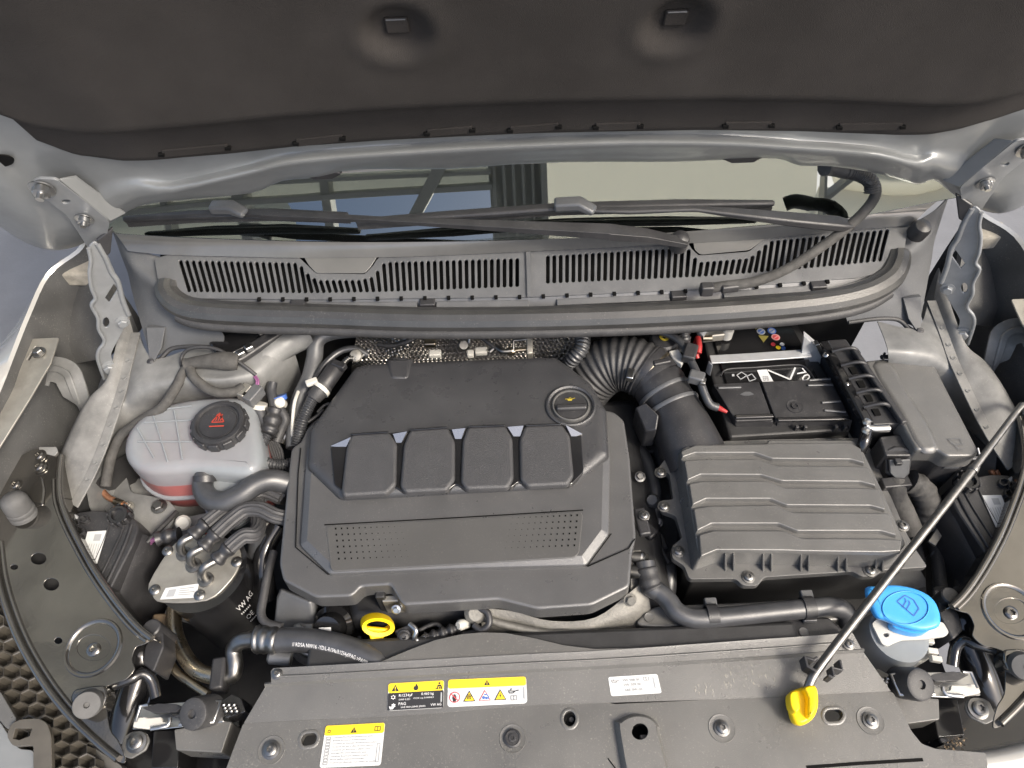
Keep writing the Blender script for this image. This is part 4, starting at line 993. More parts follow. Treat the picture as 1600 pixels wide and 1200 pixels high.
# taped harness over the strut tower
hn = thing('taped_harness', 'cloth-taped wiring harness crossing the left strut tower to the coolant tank', 'wiring', P(310, 565, .03))
tube('trunk', PL([(372, 566, .035), (355, 564, .04), (330, 564, .042), (305, 566, .040), (292, 570, .036)], 0), lambda f: .013 + .003 * math.sin(f * 6), 'cloth_tape', hn, n=12)
tube('branch', PL([(300, 566, .038), (288, 580, .03), (275, 605, .02), (255, 635, .006), (228, 652, -.01), (205, 668, -.02), (186, 685, -.03), (172, 720, -.05), (165, 760, -.07)], 0), .0085, 'cloth_tape', hn, n=10)
tube('branch', PL([(295, 570, .036), (303, 590, .03), (325, 608, .02), (345, 614, .015), (368, 612, .012), (380, 605, .01)], 0), .0085, 'cloth_tape', hn, n=10)
tube('thin_wire', PL([(284, 572, .03), (284, 558, .035), (294, 546, .045), (315, 542, .05), (340, 546, .048), (365, 560, .04), (385, 574, .03), (400, 586, .018)], 0), .0032, 'rubber', hn, n=8)
tube('thin_wire', PL([(390, 590, .012), (410, 576, .0), (430, 572, -.01), (448, 560, -.02), (455, 540, -.02)], 0), .006, 'cloth_tape', hn, n=8)
# ribbed plate and fitting at the rear left
cp_ = thing('left_chassis_member', 'bright metal brace and clips rising behind the left strut tower', 'brace', P(420, 550, .0))
tube('brace', PL([(380, 596, -.01), (410, 565, .0), (440, 540, .005), (480, 520, .005)], 0), .026, 'silver_primer', cp_, n=14)
bar('rail', PL([(350, 572, .03), (380, 556, .03), (410, 536, .03), (440, 516, .03)], 0), .022, .014, 'black_plastic', cp_, bevel=.003)
for x, y in ((389, 543), (408, 517), (376, 552)): box('bright_clip', P(x, y, .042), .014, .012, .010, 'bright_steel', cp_, rz=.6, bevel=.002)
box('dark_box', P(372, 540, .02), .08, .05, .03, 'gloss_black', cp_, rz=.6, bevel=.004)
# valves and hoses between tank and engine
vh = thing('hose_bundle', 'bundle of black ribbed hoses between the coolant tank and the engine cover', 'hoses', P(425, 680, -.06))
tube('quick_hose', PL([(426, 598, -.01), (424, 612, -.015), (428, 630, -.02), (430, 645, -.025)], 0), .0085, 'hose_rubber', vh, n=12)
tube('connector', PL([(430, 640, -.02), (424, 662, -.025), (418, 680, -.03)], 0), lambda f: .014 + .002 * math.sin(f * 20), 'black_plastic', vh, n=14)
tube('ribbed_hose', PL([(417, 680, -.03), (408, 700, -.035), (408, 716, -.04), (420, 724, -.04), (440, 726, -.045), (462, 722, -.05)], 0), .0085, 'hose_rubber', vh, n=12, corr=(.0042, .13))
tube('hose', PL([(405, 640, -.02), (412, 660, -.03), (418, 675, -.035)], 0), .012, 'hose_rubber', vh, n=12)
lathe('white_collar', [(.012, -.004), (.0135, -.004), (.0135, .004), (.012, .004)], P(405, 634, -.015), 'white_plastic', vh, (.2, .6, .7), 18)
lathe('blue_ring', [(.011, -.004), (.0125, -.004), (.0125, .004), (.011, .004)], P(437, 622, -.02), 'label_blue', vh, (-.2, .6, .7), 18)
lathe('white_fitting', [(.009, -.01), (.010, .006), (.006, .010), (0, .010)], P(438, 630, -.02), 'white_plastic', vh, (0, -.4, .9), 16)
tube('hose', PL([(438, 640, -.02), (446, 655, -.03), (440, 670, -.04), (432, 690, -.05)], 0), .008, 'rubber', vh, n=10)
for k in range(5):
    tube('thin_hose', PL([(420 + 3 * k, 690, -.05), (424 + 4 * k, 705, -.055), (430 + 3 * k, 720, -.06)], 0), .003, 'rubber', vh, n=6)
# thick coolant hose
ch = thing('coolant_hose', 'thick black rubber hose curving from the coolant tank to the engine', 'hose', P(360, 780, -.05))
tube('hose', PL([(320, 742, -.026), (317, 762, -.030), (328, 780, -.03), (350, 784, -.028), (375, 774, -.025), (400, 757, -.022), (425, 750, -.025), (452, 756, -.04)], 0), lambda f: .0155 + .002 * min(1, f * 3), 'hose_rubber', ch, n=16)
lathe('clamp', [(.0165, -.005), (.018, -.005), (.018, .005), (.0165, .005)], P(320, 748, -.026), 'black_plastic', ch, (0, .5, .3), 20)
# three ribbed fuel lines
fl_ = []
def fuel_line(label, pts, col):
    g = thing('fuel_line', label, 'fuel line', P(*pts[0]), 'fuel lines on the filter')
    # metal elbow
    bx, by, bz = pts[0]; up = P(bx, by, bz)
    e = [up + V((0, 0, -.004)), up + V((0, .002, .016)), up + V((.006, .008, .028)), P(*pts[1])]
    tube('elbow', e, .0066, 'steel', g, n=12)
    lathe('collar', [(.011, -.002), (.012, 0), (.0115, .003), (.0066, .004)], up, 'steel', g, n=18)
    a, b_ = P(*pts[1]), P(*pts[2])
    tube('connector', [a, a.lerp(b_, .5), b_], lambda f: .0112 + .0016 * math.sin(f * 9), 'black_plastic', g, n=12, res=6)
    tube('braided_hose', [P(*p) for p in pts[2:]], .0106, 'braid', g, n=16, prof=[((1 + (.13 if k % 2 else 0)) * math.cos(2 * math.pi * k / 24), (1 + (.13 if k % 2 else 0)) * math.sin(2 * math.pi * k / 24)) for k in range(24)], smooth=20)
    return g
fuel_line('upper fuel line with ribbed hose, farthest from the filter label', [(288, 866, -.062), (300, 838, -.035), (322, 818, -.033), (350, 796, -.035), (380, 778, -.04), (412, 768, -.045), (440, 778, -.05)], 0)
fuel_line('middle of the three ribbed fuel lines on the filter lid', [(303, 884, -.062), (316, 856, -.035), (338, 834, -.032), (362, 812, -.03), (384, 797, -.03), (408, 796, -.03), (430, 806, -.035), (452, 810, -.045)], 0)
fuel_line('lower fuel line curving up in a hook, nearest the filter label', [(322, 906, -.062), (337, 876, -.035), (358, 856, -.03), (380, 838, -.028), (396, 836, -.035), (404, 822, -.05), (402, 796, -.055), (404, 774, -.055), (420, 762, -.05), (446, 780, -.055)], 0)

# ================================================================== fuel filter
ff = thing('fuel_filter', 'black fuel filter canister with flat metal lid and white label', 'fuel filter', P(320, 900, -.20))
ol = [(232, 912), (262, 862), (281, 844), (310, 836), (345, 838), (366, 848), (376, 864), (372, 888), (354, 914), (322, 938), (254, 941), (238, 931)]
l3 = PL(sm(ol, 3), -.062)
prism('lid', l3, .004, 'zinc', ff, bevel=.001)
cc_ = P(316, 890, -.066); rr = .066
lathe('canister', [(0, -.23), (.04, -.228), (.058, -.215), (rr, -.19), (rr, -.01), (rr + .001, 0), (0, 0)], cc_, 'gloss_black', ff, n=48, smooth=50)
for x, y in ((262, 861), (242, 922), (312, 930), (370, 878)): bolt(P(x, y, -.062), .0085, ff, 'steel', kind='pan', name='screw')
M = quadmap([(259, 919), (311, 912), (307, 934), (250, 937)], -.0615)
lb = pgon('label', M, rect(0, 0, 1, 1), 'label_white', ff, .0006)
qr = []
pmulti('label_print', M, [rect(.46, .22 + .16 * k, .46 + (.42, .3, .46, .36)[k], .26 + .16 * k) for k in range(4)], 'print_grey', lb, .0010)
pmulti('code_block', M, [rect(.14, .22, .36, .82)], 'label_grey', lb, .0010)
# lettering on the canister wall
def cylmap(a0, a1, z0, z1):
    def f(u, v, h=0):
        a = a0 + (a1 - a0) * u; z = z0 + (z1 - z0) * v
        return cc_ + V((math.cos(a) * (rr + .0006 + h), math.sin(a) * (rr + .0006 + h), z))
    return f
M = cylmap(R(-46), R(-6), -.030, -.14)
text('lettering', 'VW AG', M, .02, .10, .72, .24, 'print_white', ff, 0)
pmulti('small_print', M, [rect(.02 + .07 * k, .32, .06 + .07 * k, .37) for k in range(6)], 'print_white', ff, 0)
text('lettering', 'OE', M, .06, .48, .34, .61, 'print_white', ff, 0)
pmulti('small_print', M, [rect(.06 + .06 * k, .68, .10 + .06 * k, .71) for k in range(5)], 'print_white', ff, 0)
# sensor plug and odd bits behind the filter
sp_ = thing('filter_sensor_plug', 'small black plug with violet tip behind the filter lid', 'plug', P(262, 840, -.08))
tube('plug', PL([(280, 835, -.075), (262, 838, -.075), (246, 842, -.075)], 0), .011, 'black_plastic', sp_, n=10, corr=(.012, .15))
tube('wire', PL([(246, 842, -.075), (236, 846, -.09), (230, 860, -.12)], 0), .004, 'violet_wire', sp_, n=8)
wc = lathe('white_clip', [(.012, -.004), (.013, 0), (.010, .004), (0, .005)], P(286, 817, -.10), 'white_plastic', None, (.2, -.5, .8), 12)
tag(wc, 'small white plastic clip behind the fuel filter', 'clip')
# chassis plate with bolts below the tank
chp = thing('chassis_rail', 'grey chassis rail with hex bolts below the coolant tank', 'chassis rail', P(230, 780, -.13))
a = PL(rnd([(162, 740), (196, 742), (205, 770), (235, 775), (262, 780), (278, 800), (262, 830), (215, 850), (180, 820), (160, 790)], 6, 3), -.11)
plate('bracket', a, [PL(ell(177, 755, 6, 4, 12), -.11)], .006, 'silver_primer', chp, bevel=.001)
bolt(P(249, 792, -.108), .013, chp, 'steel', kind='hex')
bolt(P(200, 792, -.105), .010, chp, 'zinc', kind='hex')
tube('brake_pipe', PL([(168, 700, -.06), (156, 716, -.07), (150, 735, -.08), (156, 760, -.09), (168, 776, -.095), (184, 784, -.098), (196, 790, -.098)], 0), .0052, 'copper', chp, n=8)
tube('pipe_nut', PL([(180, 783, -.097), (192, 788, -.097)], 0), .0065, 'alloy_pipe', chp, n=6, res=1)
rows = [PL([(180, 800, -.13), (230, 815, -.13), (280, 810, -.13), (330, 800, -.14)], 0), PL([(190, 850, -.17), (240, 860, -.17), (290, 860, -.17), (330, 850, -.17)], 0), PL([(200, 900, -.26), (250, 920, -.26), (300, 920, -.26), (330, 900, -.26)], 0)]
patch('rail', rows, 'silver_primer', chp, res=4)
tube('cable', PL([(276, 800, -.10), (262, 815, -.09), (245, 832, -.085), (230, 848, -.085)], 0), .004, 'rubber', chp, n=8)
# red pipe glimpsed between the fuel lines
rp_ = tube('red_pipe', PL([(320, 832, -.07), (350, 812, -.07), (380, 790, -.07), (398, 778, -.07)], 0), .010, 'coolant', None, n=10)
tag(rp_, 'red pipe glimpsed between the ribbed fuel lines', 'pipe')
# dark hoses behind the filter, right
dh = thing('vertical_hoses', 'dark vertical hoses between the fuel filter and the engine', 'hoses', P(410, 900, -.15))
tube('hose', PL([(436, 820, -.08), (420, 845, -.09), (412, 870, -.10), (412, 900, -.12), (418, 930, -.16)], 0), .016, 'gloss_black', dh, n=14)
tube('hose', PL([(402, 830, -.07), (400, 860, -.10), (396, 890, -.14)], 0), .013, 'hose_rubber', dh, n=12)
tube('cable', PL([(428, 862, -.07), (420, 890, -.07), (412, 930, -.075), (408, 960, -.078), (418, 974, -.08), (440, 980, -.08)], 0), .0065, 'rubber', dh, n=10)
tube('brown_stub', PL([(420, 815, -.08), (418, 832, -.09), (424, 842, -.10)], 0), .012, 'cast_alloy', dh, n=12)
M = quadmap([P(422, 885, -.0625), P(424, 886, -.0625), P(412, 935, -.0675), P(409, 934, -.0675)])

# ================================================================== refrigerant pipes
rp = thing('refrigerant_pipe', 'bent bronze-coloured refrigerant pipe with crimped rubber hose', 'pipe', P(330, 1050, -.14))
tube('pipe', PL([(272, 952, -.15), (273, 985, -.14), (286, 1020, -.128), (305, 1045, -.122), (330, 1056, -.12), (352, 1057, -.12)], 0), .0115, 'alloy_pipe', rp, n=16)
tube('pipe', PL([(350, 1058, -.12), (363, 1055, -.118), (367, 1040, -.112), (365, 1016, -.105), (374, 1003, -.095), (390, 999, -.09), (404, 999, -.088)], 0), .0118, 'steel', rp, n=16)
tube('crimp', PL([(400, 999, -.088), (415, 999, -.087), (436, 1001, -.086)], 0), lambda f: .0185 + .0022 * abs(math.sin(f * 9.4)), 'steel', rp, n=20, res=10)
hp_ = PL([(432, 1000, -.086), (470, 1000, -.083), (510, 1005, -.08), (545, 1014, -.08), (580, 1028, -.082), (615, 1050, -.09)], 0)
tube('hose', hp_, .0175, 'hose_rubber', rp, n=20)
hh = spline(hp_, 8); T_, U_ = frames(hh)
def hosemap(i0, i1, r_=.0178, a0=R(-40), a1=R(-66)):
    def f(u, v, h=0):
        x = i0 + (i1 - i0) * u; i = int(min(x, len(hh) - 2)); tt = x - i
        p = hh[i].lerp(hh[i + 1], tt); T = (hh[i + 1] - hh[i]).normalized(); fw = V((T.y, -T.x, 0)).normalized(); up = fw.cross(T) * -1
        if up.z < 0: up = -up
        a = R(62) + (R(38) - R(62)) * v
        return p + (fw * math.cos(a) + up * math.sin(a)) * (r_ + h)
    return f
text('hose_print', '// RDSA NW16 -YD/L-R134a/R1234yf/PAG >PA/IIR<', hosemap(7, 33), 0, 0, 1, 1, 'print_white', rp, .0002)
box('pipe_clip', P(345, 1056, -.116), .020, .046, .034, 'black_plastic', rp, rz=.1, bevel=.004)
tube('thin_pipe', PL([(266, 960, -.15), (262, 1000, -.14), (264, 1030, -.135), (276, 1050, -.13), (300, 1068, -.13), (325, 1085, -.13)], 0), .0062, 'alloy_pipe', rp, n=12)
box('pipe_bracket', P(258, 985, -.19), .03, .04, .05, 'rust_tan', rp, bevel=.004)
lathe('lower_plug', [(.010, 0), (.010, .03), (.006, .034), (0, .034)], P(455, 1030, -.10), 'grey_plastic', rp, (-1, .1, .1), 14)
tube('steel_pin', PL([(470, 1015, -.09), (505, 1036, -.10)], 0), .006, 'steel', rp, n=10, res=1)
bolt(P(468, 984, -.09), .010, rp, 'steel', kind='hex')
box('tab', P(474, 984, -.092), .03, .018, .006, 'steel', rp, bevel=.002)
# ================================================================== air filter box
ab = thing('air_filter_box', 'large ribbed grey plastic air filter box right of the engine', 'air filter box', P(1240, 790, -.1))
lid = [(1062, 704), (1072, 697), (1088, 694), (1198, 692), (1201, 687), (1341, 687), (1343, 698), (1350, 706), (1380, 768), (1416, 850), (1404, 864), (1390, 867), (1250, 863), (1121, 860), (1103, 867), (1092, 871), (1078, 790)]
shell('lid', lid, -.0216, 4, [(.003, 0), (.001, .0008), (0, .003), (-.004, .038)], 'airbox_plastic', ab, smooth=45)
Z = lambda zx, zy: (1000 + zx / 3.478, 660 + zy / 3.478)
gu = [[(230, 190), (300, 165), (625, 165), (720, 197), (1145, 201), (1222, 222)], [(258, 315), (330, 283), (660, 285), (770, 318), (1200, 322), (1285, 345)],
      [(285, 450), (360, 415), (710, 415), (800, 450), (1255, 453), (1335, 475)], [(310, 590), (390, 550), (755, 550), (855, 590), (1310, 590), (1395, 615)]]
gl_ = [[(240, 208), (312, 200), (640, 197), (745, 233), (1145, 236), (1238, 240)], [(266, 333), (338, 318), (690, 316), (790, 353), (1200, 355), (1302, 360)],
       [(291, 468), (372, 453), (740, 447), (830, 487), (1255, 490), (1358, 493)], [(320, 610), (402, 586), (780, 586), (880, 627), (1310, 630), (1425, 636)]]
bands = [[(222, 160), (300, 128), (690, 118), (1190, 112)], None]
tops = [[(222, 155), (300, 122), (640, 118), (720, 112), (1145, 108), (1200, 140)]] + gl_
bots = gu + [[(330, 730), (418, 694), (780, 696), (880, 700), (1310, 706), (1418, 700)]]
for k in range(5):
    pts = [Z(*p) for p in tops[k]] + [Z(*p) for p in reversed(bots[k])]
    shell('raised_band', pts, -.0150, 2.2, [(.0025, 0), (.0012, .0004), (.0004, .0012), (-.0015, .0068)], 'airbox_plastic', ab, seg=2, smooth=40)
# flange with the screw lugs
fl = [(1027, 733), (1046, 740), (1052, 780), (1030, 782), (1034, 798), (1056, 806), (1066, 840), (1049, 854), (1050, 872), (1069, 884), (1077, 905), (1149, 904), (1161, 915), (1184, 915), (1194, 902), (1333, 893), (1346, 901), (1368, 900), (1380, 891), (1450, 886), (1431, 858), (1418, 835), (1408, 812), (1360, 700), (1345, 684), (1200, 686), (1060, 692), (1040, 716)]
f3 = PL(rnd(fl, 5, 3), -.060)
shell('flange', fl, -.060, 5, [(.0015, 0), (.0004, .0004), (0, .0015), (0, .012)], 'airbox_plastic', ab)
b3 = PL(rnd([(1070, 700), (1345, 690), (1430, 870), (1420, 886), (1085, 900), (1070, 880)], 6, 3), -.073)
loft('lower_box', [b3, low(inset(b3, .01), .16)], 'deep_plastic', ab, bevel=.004)
for x, y in ((1032, 739), (1037, 792), (1060, 862), (1169, 902), (1359, 892), (1410, 822)): bolt(P(x, y, -.060), .0098, ab, 'steel', kind='torx', name='screw')
for x in (1134, 1147, 1193, 1206, 1252, 1264, 1310, 1323, 1369, 1380):
    y0 = 866 + (x - 1134) * .006; a = [P(x - 1.3, y0, -.028), P(x + 1.3, y0, -.028), P(x + 1.6, y0 + 27, -.06), P(x - 1.6, y0 + 27, -.06)]
    pz = V((0, .0, -.03)); loft('stiffener', [a, [p + V((0, .010, -.002)) for p in a]], 'airbox_plastic', ab, bevel=.0006)
for x, y in ((1062, 738), (1067, 772), (1074, 810), (1082, 848)):
    for d in (0, 12):
        a = PL([(x - 6, y + d, -.058), (x + 3, y + d - 12, -.034), (x + 6, y + d - 11, -.034), (x, y + d + 2, -.058)], 0)
        loft('side_fin', [a, [p + V((.004, .006, -.004)) for p in a]], 'airbox_plastic', ab, bevel=.0008)
vs_, fs = [], []
Ml = quadmap([P(1262, 906, -.068), P(1345, 902, -.068), P(1345, 914, -.078), P(1262, 918, -.078)])
# warm printed text lines on the flange edge
ft = [p for p in f3]
for u0, v0, u1 in ((.05, .1, .22), (.05, .35, .2), (.05, .6, .24), (.34, .1, .62), (.34, .35, .58), (.34, .6, .66)):
    pass
# ================================================================== intake pipe
ip = thing('intake_pipe', 'black air intake pipe with corrugated bellows between air box and turbo', 'intake pipe', P(1040, 620, -.05))
tube('bellows', PL([(896, 640, -.13), (912, 606, -.088), (936, 580, -.055), (962, 568, -.038), (990, 571, -.033), (1014, 584, -.036)], 0), .049, 'rubber', ip, n=36, corr=(.0098, .034))
pth = [P(*p) for p in ((1006, 576, -.032), (1020, 588, -.036), (1036, 612, -.042), (1052, 640, -.050), (1070, 680, -.062), (1090, 730, -.078))]
tube('pipe', pth, lambda f: .044 + .016 * max(0, f - .5) ** 1.2 * 2, 'black_plastic', ip, n=32)
sp = spline(pth, 8)
def ring(i, r_, w_, m_, nm):
    d = (sp[i + 1] - sp[i - 1]).normalized()
    return lathe(nm, [(r_ - .004, -w_), (r_, -w_), (r_ + .001, 0), (r_, w_), (r_ - .004, w_)], sp[i], m_, ip, d, 40, cap=(False, False))
ring(4, .0495, .007, 'black_plastic', 'cuff'); ring(6, .0482, .004, 'alloy_pipe', 'hose_clamp'); ring(9, .0472, .010, 'black_plastic', 'sensor_body')
ring(17, .0475, .0035, 'grey_plastic', 'ridge'); ring(23, .0478, .0035, 'grey_plastic', 'ridge'); ring(14, .0462, .012, 'black_plastic', 'sensor_body')
box('clamp_screw', P(985, 586, .0), .012, .022, .012, 'bright_steel', ip, rz=-.3, bevel=.002)
box('clamp_lock', P(1034, 566, .012), .03, .010, .008, 'black_plastic', ip, rz=.2, bevel=.002)
a = PL([(992, 636, -.03), (1008, 628, -.015), (1030, 648, -.02), (1026, 672, -.03), (1008, 674, -.04)], 0); loft('sensor_flat', [a, low(a, .05)], 'black_plastic', ip, bevel=.003)
# mass-air sensor plug and lead
ml = thing('air_sensor_lead', 'black sensor lead with red tip along the air intake pipe', 'wiring', P(1090, 590, .0))
tube('lead', PL([(1032, 518, .01), (1052, 526, .012), (1066, 538, .012), (1075, 555, .010), (1085, 575, .008), (1094, 596, .004), (1102, 618, -.005), (1110, 632, -.012), (1122, 637, -.015)], 0), .0068, 'hose_rubber', ml, n=10)
tube('red_tip', PL([(1120, 636, -.015), (1128, 640, -.015), (1136, 644, -.016)], 0), lambda f: .0055 - .003 * f, 'red_plastic', ml, n=10)
box('plug', P(1078, 552, .014), .022, .034, .018, 'black_plastic', ml, rz=-.4, bevel=.003)
box('plug', P(1088, 590, .008), .026, .020, .018, 'grey_plastic', ml, rz=-.4, bevel=.003)
box('bright_clip', P(1098, 596, .010), .010, .014, .008, 'steel', ml, rz=-.3, bevel=.002)
a = PL([(1045, 548), (1060, 545), (1070, 560), (1066, 570), (1052, 560)], .004); loft('cream_bracket', [a, low(a, .012)], 'white_plastic', ml, bevel=.002)
yb = thing('brake_fluid_cap', 'dark reservoir cap with round yellow mark below the cowl', 'cap', P(1038, 527, .0))
lathe('lid', [(.026, -.03), (.026, 0), (.022, .004), (0, .004)], P(1038, 530, -.004), 'black_plastic', yb, n=24)
lathe('yellow_mark', [(.0085, 0), (.0085, .0012), (0, .0012)], P(1038, 527, .001), 'icon_yellow', yb, n=20)
lathe('mark_centre', [(.003, 0), (.003, .0008), (0, .0008)], P(1038, 527, .0024), 'black_plastic', yb, n=12)
# corrugated pipe under the cowl, right of the centre
ct = tube('corrugated_pipe', PL([(1060, 508, .01), (1066, 518, .0), (1068, 530, -.01), (1060, 540, -.04)], 0), .012, 'hose_rubber', None, n=14, corr=(.005, .1))
tag(ct, 'short corrugated pipe beside the battery terminal under the cowl', 'pipe')

# ================================================================== battery
bt = thing('battery', 'black car battery with steel clamp bar and warning stickers', 'battery', P(1200, 600, -.2))
c3 = PL(rnd([(1092, 498), (1238, 490), (1266, 540), (1318, 628), (1330, 672), (1140, 684), (1112, 590)], 4, 2), -.050)
loft('case', [inset(c3, .003), low(c3, .003), low(c3, .19)], 'deep_plastic', bt, bevel=.002)
t3 = PL(rnd([(1108, 505), (1232, 498), (1256, 540), (1276, 584), (1285, 598), (1136, 604), (1122, 560)], 6, 3), -.0445)
loft('top_lid', [inset(t3, .002), low(t3, .006)], 'gloss_black', bt, bevel=.001)
tube('lid_rim', PL([(1126, 588), (1136, 577), (1180, 574), (1240, 570), (1258, 574), (1272, 592)], -.043), .0016, 'black_plastic', bt, n=6, res=4)
# clamp bar
bar('clamp_bar', PL([(1110, 562, -.030), (1180, 558, -.030), (1266, 552, -.030)], 0), .018, .003, 'clamp_alloy', bt, bevel=.0008)
a = PL([(1111, 566, -.031), (1114, 571, -.031), (1110, 588, -.055), (1106, 584, -.055)], 0); loft('bar_end', [a, [p + V((-.004, .004, 0)) for p in a]], 'clamp_alloy', bt, bevel=.0008)
a = [PY(1256, 525, P(1266, 552, -.03).y), PY(1262, 530, P(1266, 552, -.03).y), PY(1285, 550, P(1266, 552, -.03).y), PY(1278, 588, P(1266, 552, -.03).y - .01), PY(1252, 556, P(1266, 552, -.03).y)]
loft('clamp_plate', [a, [p + V((.003, .012, 0)) for p in a]], 'clamp_alloy', bt, bevel=.0008)
a = [PY(1270, 533, P(1270, 552, -.03).y), PY(1276, 531, P(1270, 552, -.03).y), PY(1285, 549, P(1270, 552, -.03).y), PY(1280, 553, P(1270, 552, -.03).y)]
loft('plate_lip', [a, [p + V((.002, -.010, 0)) for p in a]], 'bright_steel', bt, bevel=.0006)
# terminal with clamp
box('terminal_block', P(1112, 522, -.030), .042, .024, .018, 'zinc', bt, rz=.1, bevel=.003)
lathe('terminal_post', [(.011, -.01), (.011, .008), (.009, .011), (0, .011)], P(1136, 520, -.030), 'white_plastic', bt, n=18)
tube('terminal_bolt', PL([(1098, 528, -.025), (1112, 528, -.025)], 0), .006, 'alloy_pipe', bt, n=10, res=1)
tube('earth_strap', PL([(1122, 500, -.015), (1114, 506, -.014), (1102, 514, -.016), (1094, 524, -.02)], 0), .007, 'label_grey', bt, n=8)
box('terminal_nut', P(1131, 510, -.022), .006, .014, .010, 'bright_steel', bt, bevel=.001)
tube('red_cable', PL([(1090, 528, -.02), (1092, 540, -.02), (1091, 552, -.025)], 0), .006, 'red_plastic', bt, n=8)
tube('red_cable', PL([(1087, 532, -.025), (1086, 545, -.03), (1090, 560, -.04)], 0), .004, 'red_plastic', bt, n=8)
# stickers on the lid
def disc(nm, x, y, r_, m_, z=-.0435):
    o = lathe(nm, [(r_, 0), (r_, .0004), (0, .0004)], P(x, y, z), m_, bt, n=20); return o
for x, y, a_, b2 in ((1154, 510, 'label_grey', 'label_black'), (1200, 507, 'label_pink', 'label_red'), (1189, 518, 'label_grey', 'label_blue'), (1206, 517, 'label_blue', 'label_grey'), (1212, 527, 'label_pink', 'label_red')):
    disc('sticker', x, y, .0078, a_); disc('sticker_mark', x, y, .0055, b2, -.0429)
    bar('sticker_bar', PL([(x - 3, y + 2), (x + 3, y - 2)], -.0422), .0016, .0006, a_, bt, bevel=0)
for x, y in ((1181, 509), (1193, 529)):
    prism('sticker', PL([(x - 8, y - 5), (x + 8, y - 4), (x, y + 6)], -.0430), .0006, 'label_olive', bt, 0)
for x, y, m_ in ((1208, 538, 'label_red'), (1216, 543, 'label_yellow'), (1222, 538, 'label_white'), (1224, 544, 'label_blue')): disc('sticker', x, y, .0042, m_)
# front lettering
M = quadmap([(1140, 578), (1268, 573), (1276, 597), (1142, 600)], -.0438)
text('lettering', '70', quadmap([(1254, 575), (1268, 590), (1257, 598), (1244, 583)], -.0438), 0, 0, 1, 1, 'print_white', bt)
pgon('white_patch', M, [(.33, .10), (.45, .08), (.50, .92), (.37, .95)], 'label_white', bt, .0006)
pmulti('check_mark', M, stroke([(.46, .12), (.70, .80), (.80, .02)], .10, 5), 'label_white', bt)
pmulti('crest', M, stroke([(.08, .4), (.14, .2), (.20, .45), (.12, .7), (.08, .4)], .06, 5) + stroke([(.20, .5), (.26, .35), (.30, .7), (.22, .85), (.20, .5)], .06, 5) + stroke([(.02, .4), (.05, .4)], .16, 5), 'label_grey', bt)
text('lettering', 'EFB', M, .385, .55, .45, .85, 'print_grey', bt, .0011)
# front cover of the battery
bc = thing('battery_cover', 'black plastic cover over the front of the battery', 'battery cover', P(1230, 640, -.04))
a = PL(rnd([(1114, 600), (1150, 598), (1186, 596), (1208, 656), (1150, 658), (1118, 606)], 2, 2), -.036); loft('left_flap', [inset(a, .001), low(a, .001), low(a, .02)], 'black_plastic', bc, bevel=.001)
a = PL(rnd([(1190, 596), (1298, 592), (1330, 655), (1212, 656)], 2, 2), -.0365); loft('right_flap', [inset(a, .001), low(a, .001), low(a, .02)], 'black_plastic', bc, bevel=.001)
for pts in ([(1148, 652), (1208, 650)], [(1214, 656), (1328, 654)]): bar('front_edge', PL(pts, -.034), .008, .006, 'gloss_black', bc, bevel=.002)
a = PL([(1150, 660), (1208, 658), (1214, 680), (1154, 682)], 0)
for x0, x1, y in ((1150, 1209, 659), (1215, 1332, 658)):
    p_, q3 = P(x0, y, -.040), P(x1, y - 1, -.040)
    a = [p_, q3, q3 + V((0, -.012, -.03)), p_ + V((0, -.012, -.03))]; loft('front_face', [a, [p + V((0, .008, 0)) for p in a]], 'black_plastic', bc, bevel=.001)
    bar('lower_lip', [p_ + V((0, -.014, -.031)), q3 + V((0, -.014, -.031))], .006, .003, 'gloss_black', bc, bevel=.001)
for x in (1243, 1256, 1304, 1318): box('latch_tab', P(x, 666, -.046) + V((0, -.004, 0)), .006, .006, .014, 'black_plastic', bc, bevel=.001)
lathe('snap_rivet', [(.006, 0), (.006, .0025), (.004, .0025), (.0035, .0006), (0, .0006)], P(1242, 635, -.036), 'black_plastic', bc, n=16)
lathe('rivet_dish', [(.014, 0), (.0138, .0006), (.010, -.0002), (0, -.0002)], P(1242, 635, -.0362), 'black_plastic', bc, n=22)
for x0, y0, x1, y1 in ((1262, 602, 1302, 601), (1284, 629, 1314, 627), (1288, 641, 1322, 644), (1122, 606, 1158, 605), (1264, 594, 1298, 592)): bar('bead', PL([(x0, y0), (x1, y1)], -.0345), .004, .003, 'grey_plastic', bc, bevel=.001)
prism('slot_mark', PL([(1156, 616), (1164, 612), (1172, 612), (1178, 616), (1170, 618), (1162, 618)], -.0355), .0006, 'grey_plastic', bc, 0)

# ================================================================== fuse box
fb = thing('fuse_box', 'grey fuse box with hinged lid beside the battery', 'fuse box', P(1430, 640, -.05))
l = [(1352, 563), (1380, 560), (1440, 560), (1458, 566), (1466, 580), (1531, 706), (1522, 713), (1480, 713), (1466, 703), (1432, 703), (1400, 645), (1360, 590)]
l3 = PL(rnd(l, 5, 3), .0)
shell('lid', l, .0, 5, [(.006, 0), (.003, .0006), (.001, .002), (0, .006), (-.001, .03)], 'airbox_plastic', fb, smooth=45)
rs_ = [(1362, 570), (1395, 566), (1420, 612), (1450, 655), (1468, 700), (1436, 699), (1406, 645)]
a = PL(sm(rs_, 3), .0026); loft('raised_field', [inset(a, .010), low(inset(a, .003), .0018), low(a, .007)], 'airbox_plastic', fb, smooth=60, cap=(True, False))
bx = [p - V((0, 0, .032)) for p in inset(l3, .002)]
loft('housing', [bx, low(inset(bx, .004), .10)], 'black_plastic', fb, bevel=.002)
bar('housing_ledge', [P(1432, 712, -.03), P(1528, 716, -.03)], .006, .004, 'grey_plastic', fb, bevel=.001)
